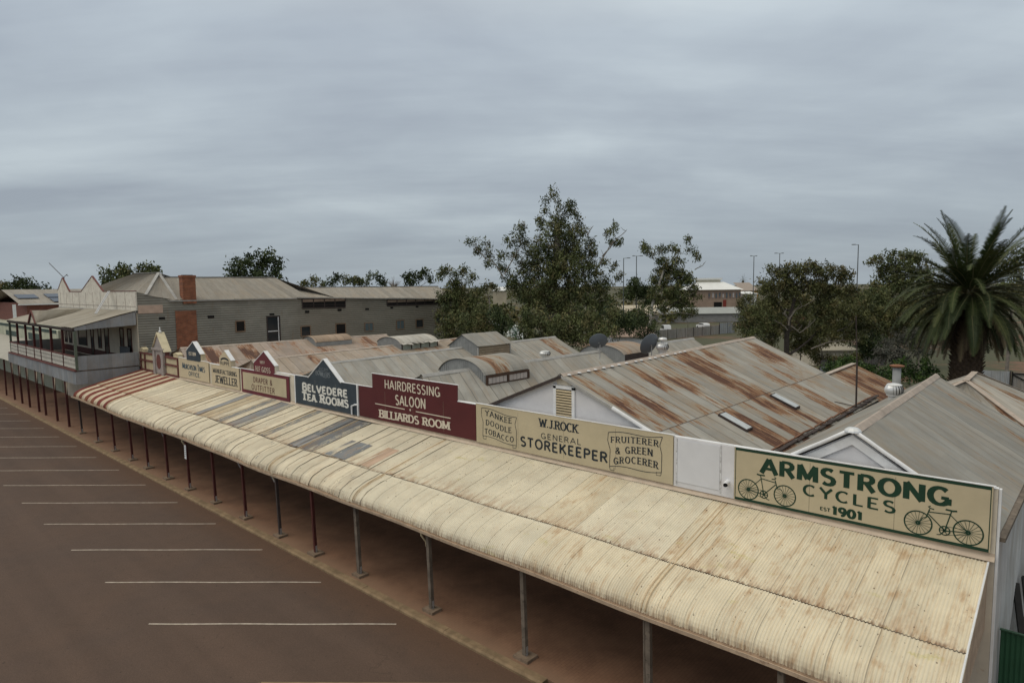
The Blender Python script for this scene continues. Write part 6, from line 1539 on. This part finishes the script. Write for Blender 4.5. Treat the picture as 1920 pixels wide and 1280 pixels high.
mb = MB(); fbox(mb, o, (1315 - 1345) * s, (1359 - 1345) * s, 5.6, 8.4, zr - .2, zf(524.5)); obj('roof_lantern', mb, paint('lantern_cream', (.5, .47, .38), .8, .1), H)
mb = MB(); fbox(mb, o, (1312 - 1345) * s, (1362 - 1345) * s, 5.2, 8.8, zf(524.4), zf(521)); obj('lantern_top', mb, M_wroof, H)
for k, px in enumerate((1329, 1336, 1342, 1348.5, 1355, 1361.5, 1368, 1374, 1380, 1385.5)):
    mb = MB(); fbox(mb, o, (px - 1.9 - 1345) * s, (px + 1.9 - 1345) * s, -.12, -.003, zf(559), zf(548)); w = obj('window', mb, paint('hall_window_frame', (.20, .15, .14), .8, .15), H)
    mb = MB(); fbox(mb, o, (px - 1.4 - 1345) * s, (px + 1.4 - 1345) * s, -.15, -.123, zf(558 if k % 3 else 555), zf(549 if k % 2 else 551)); obj('pane', mb, M_pane if k % 3 == 1 else M_glassb, w)
mb = MB(); fbox(mb, o, (1338 - 1345) * s, (1353 - 1345) * s, -.1, -.003, zf(576), zf(566)); obj('garage_opening', mb, M_dark, H)
mb = MB(); fbox(mb, o, (1355 - 1345) * s, (1361 - 1345) * s, -.1, -.003, zf(575), zf(562)); obj('red_door', mb, paint('red_door', (.22, .04, .03), .7, .1), H)
def shed(name, label, cat, D, pxa, pxb, py_eave, py_ridge, deep, mw, mr, z0=0.0, gable=False):
    o = Pd((pxa + pxb) / 2, 600, D); s = D / FOC; hz = lambda py: CAMZ - (py - 532.5) * s
    t = thing(name, label, cat, (o[0], o[1], 0)); h = (pxb - pxa) / 2 * s
    mb = MB(); fbox(mb, o, -h, h, 0, deep, z0, hz(py_eave)); obj('walls', mb, mw, t)
    mb = MB(); e, r = hz(py_eave), hz(py_ridge)
    mb.add([fr(o, -h - .4, -.5, e + .02), fr(o, h + .4, -.5, e + .02), fr(o, h + .2, deep, r), fr(o, -h - .2, deep, r), fr(o, -h - .4, -.5, e - .1), fr(o, h + .4, -.5, e - .1)], [(0, 1, 2, 3), (4, 5, 1, 0)]); obj('roof', mb, mr, t)
    return t, o, s, hz, h
M_tanroof = paint('tan_roof', (.44, .38, .28), .7, .12, .5); M_greywall = paint('grey_shed_wall', (.26, .255, .245), .85, .12, .6)
shed('shed', 'pale cream building with a white lantern wing beside the hall', 'building', 240, 1392, 1418, 552, 548, 8, M_wroof, M_wroof)
shed('shed', 'brown roofed building with an orange gable beyond the hall', 'building', 255, 1390, 1420, 546, 531, 10, paint('orange_wall', (.40, .24, .08), .8, .1), paint('brown_roof', (.30, .25, .21), .8, .1))
shed('shed', 'low tan roofed shed among the shrubs left of the white trunked gum', 'shed', 205, 1160, 1272, 588, 573, 12, M_greywall, M_tanroof)
shed('shed', 'long grey shed behind the parked white vehicles', 'shed', 200, 1240, 1402, 588, 578, 8, M_greywall, paint('grey_roof', (.30, .31, .29), .7, .1, .5))
shed('outbuilding', 'small white walled outbuilding with rust pink roof behind the dishes', 'shed', 84, 1148, 1226, 629, 617, 5, M_white, paint('pink_roof', (.42, .30, .23), .8, .15, .8))
shed('house', 'cream flat roofed house partly hidden under the broad tree', 'house', 92, 1528, 1602, 659, 642, 7, M_pubcream, paint('cream_roof', (.33, .30, .235), .8, .1, .6))
shed('shed', 'white roofed shed far off between the thin gum and the tallest gum', 'shed', 300, 925, 950, 541, 534, 12, M_tanroof, M_wroof)
shed('shed', 'red brick shed behind the broad tree', 'shed', 170, 1462, 1512, 590, 582, 8, paint('red_shed', (.15, .05, .04), .85, .15), M_greywall)
def fence(label, pts, h, mat, post=None, name='iron_fence', group=None, pitch=.15):
    t = thing(name, label, 'fence', (pts[0][0], pts[0][1], 0), group)
    mb = MB()
    for a, b_ in zip(pts[:-1], pts[1:]): mb.corr((a[0], a[1], 0), (b_[0], b_[1], 0), (b_[0], b_[1], h), (a[0], a[1], h), pitch=pitch, amp=.02, nv=1, sheet=.8, sag=.02)
    obj('sheets', mb, mat, t)
    mb = MB()
    for a, b_ in zip(pts[:-1], pts[1:]):
        n = max(1, int((Vector(b_) - Vector(a)).length / 2.7))
        for k in range(n + 1):
            q = Vector(a).lerp(Vector(b_), k / n); mb.box((q.x - .05, q.y - .05, 0), (q.x + .05, q.y + .05, h + .08))
    obj('posts', mb, post or M_timberd, t)
    return t
def g2(u, v): p = Pz(u, v, 0); return (p[0], p[1], 0)
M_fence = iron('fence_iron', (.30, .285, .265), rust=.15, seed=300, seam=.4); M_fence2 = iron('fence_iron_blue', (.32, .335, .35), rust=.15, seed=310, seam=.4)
fence('long weathered grey iron fence across the back lane', [g2(1150, 655), g2(1235, 637), g2(1300, 631), g2(1348, 626)], 2.1, M_fence)
fence('short blue white stretch of iron fence at the lane end', [g2(1349, 626), g2(1378, 623.5)], 2.6, M_fence2)
fence('grey iron fence to the right of the palm', [g2(1825, 733), g2(1893, 737)], 2.35, M_fence2)
t = fence('plain iron gate with a dark braced frame at the right edge', [g2(1896, 738), g2(1945, 742)], 2.3, M_fence, name='iron_gate')
a, b_ = Vector(g2(1896, 738)), Vector(g2(1945, 742)); mb = MB(); off = Vector((.02, -.08, 0))
mb.beam(a + off + Vector((0, 0, 2.2)), b_ + off + Vector((0, 0, 2.2)), .08, .1); mb.beam(a + off + Vector((0, 0, 2.1)), b_ + off + Vector((0, 0, .9)), .08, .1); mb.beam(a + off, a + off + Vector((0, 0, 2.4)), .1, .1); obj('brace', mb, M_dark, t)
fence('dark paling fence under the broad tree', [g2(1538, 700), g2(1580, 690), g2(1660, 684)], 1.7, paint('paling_grey', (.13, .12, .115), .9, .25, 1.5), name='paling_fence')
fence('short blue grey iron fence panel beside the dark palings', [g2(1536, 716), g2(1556, 712)], 1.8, M_fence2)
fence('dark green mesh screen around the sports court', [g2(1118, 590), g2(1185, 590), g2(1262, 589)], 3.2, paint('court_green', (.018, .055, .045), .8, .15), name='court_screen')
def car(label, c, ang, col, name='parked_car', van=False):
    t = thing(name, label, 'van' if van else 'car', (c[0], c[1], 0)); ca, sa = math.cos(ang), math.sin(ang)
    def w(x, y, z): return (c[0] + x * ca - y * sa, c[1] + x * sa + y * ca, z)
    def ext(prof, y0, y1): mb = MB(); mb.prism([w(x, y0, z) for x, z in prof], Vector(w(0, y1, 0)) - Vector(w(0, y0, 0))); return mb
    top = 2.0 if van else 1.5
    body = [(-2.2, .35), (2.2, .35), (2.25, .85), (1.9, 1.0), (1.1, 1.05), (.6, top - .05), (-.2, top), (-1.9, top - .04), (-2.2, 1.1)]
    obj('body', ext(body, -.85, .85), col, t)
    mb = MB()
    for sx in (-.862, .862):
        for pr in ([(.95, 1.1), (.55, top - .15), (.0, top - .12), (.0, 1.1)], [(-.1, 1.1), (-.1, top - .12), (-1.0, top - .12), (-1.0, 1.1)], [(-1.1, 1.1), (-1.1, top - .12), (-1.8, top - .14), (-1.95, 1.1)]):
            mb.prism([w(x, sx, z) for x, z in pr], Vector(w(0, .01 * (1 if sx > 0 else -1), 0)) - Vector(w(0, 0, 0)))
    obj('windows', mb, M_glass, t)
    for x in (-1.35, 1.4):
        for y in (-.8, .8): mb = MB(); lathe_dir(mb, w(x, y - .1, .33), Vector(w(0, 1, 0)) - Vector(w(0, 0, 0)), [(0, 0), (.33, 0), (.33, .2), (0, .2)], 14); obj('wheel', mb, M_dark, t)
M_carw = paint('white_car_paint', (.72, .72, .72), .3, .03)
p = Pd(1248, 612, 158); car('white four wheel drive van parked behind the grey fence', p, 2.3, M_carw, van=True)
p = Pd(1318, 612, 172); car('white utility parked near the long grey shed', p, 2.5, M_carw)
p = Pd(922, 572, 190); car('white car parked far off beyond the shrubs', p, .6, M_carw)
# tall court lights
def lamp(label, px, py_top, D, arms):
    c = Pd(px, 560, D); zt = Pd(px, py_top, D)[2]
    t = thing('light_pole', label, 'light pole', (c[0], c[1], 0), 'tall sports court light poles')
    mb = MB(); mb.path([(c[0], c[1], 0), (c[0], c[1], zt)], [.16, .09], 8); obj('pole', mb, paint('pole_grey', (.13, .14, .145), .6, .1), t)
    for a in arms:
        mb = MB(); e = Vector((c[0], c[1], zt)) + RV * a; mb.path([(c[0], c[1], zt - .1), tuple(e)], .05, 6); e2 = Vector((c[0], c[1], zt)) + RV * a * 1.9
        mb.beam(e, e2, .55, .16); obj('lamp_head', mb, paint('lamp_grey', (.16, .17, .175), .6, .1), t)
lamp('left light pole beside the tall gum with a single side lamp', 1169, 484, 150, (.8,)); lamp('light pole with twin lamps right of the tall gum', 1193, 480, 152, (-.5, .8))
lamp('light pole standing just right of the white roofed hall', 1412, 480, 165, (-.5, .4)); lamp('light pole rising above the broad olive tree with double head', 1460, 475, 168, (-.7, .5)); lamp('tallest looking light pole right of the broad olive tree', 1606, 459, 138, (-.7,))

# ------------------------------------------------------------------ the alley at the near end of the row
t = thing('side_gate', 'dark green corrugated gate across the alley at the near corner', 'gate', (-.2, 20.9, 0))
mb = MB(); mb.corr((-1.28, 20.9, 0), (2.2, 20.9, 0), (2.2, 20.9, 2.66), (-1.28, 20.9, 2.66), pitch=.11, amp=.014, nv=1, lift=0, sag=.003); obj('sheets', mb, paint('gate_green', (.022, .075, .038), .6, .12, 2), t)
mb = MB(); mb.box((-1.30, 20.86, 2.665), (2.2, 20.95, 2.70)); obj('top_rail', mb, paint('gate_rail', (.03, .07, .04), .6), t)
t = thing('timber_stack', 'stack of blackened beams leaning against the white side wall', 'timber', (-.6, 25, 0))
for k in range(7):
    mb = MB(); x = -1.2 + .13 * k; mb.beam((x + .55, 22.6 + .5 * k, .05), (x - .02 + .06 * k, 24.9 + .45 * k, 2.5 + .12 * (k % 3)), .16, .18); obj('beam', mb, paint('black_timber', (.018, .017, .016), .7, .3, 4), t)

# far scrub that reads as one mass along the plain
B = []
for i in range(420):
    d = 190 + 900 * rnd.random() ** 1.6; px = rnd.uniform(-150, 2080); h = rnd.uniform(2.0, 4.6) * (1 + d / 900)
    c = Pd(px, 540, d); w = rnd.uniform(3, 9) * (1 + d / 500)
    B.append((np.array([c[0], c[1], h * .55]), w, w, h * .6, .16 * 200 / d))
V, F, MI = leaf_mesh(B, (2.2, 1.1), 16, .2, 2.4, .6)
o = mesh_obj('woodland', V, F, MI, LM['olive'], None); tag(o, 'far olive scrub and low trees merging along the flat horizon', 'woodland', kind='stuff')
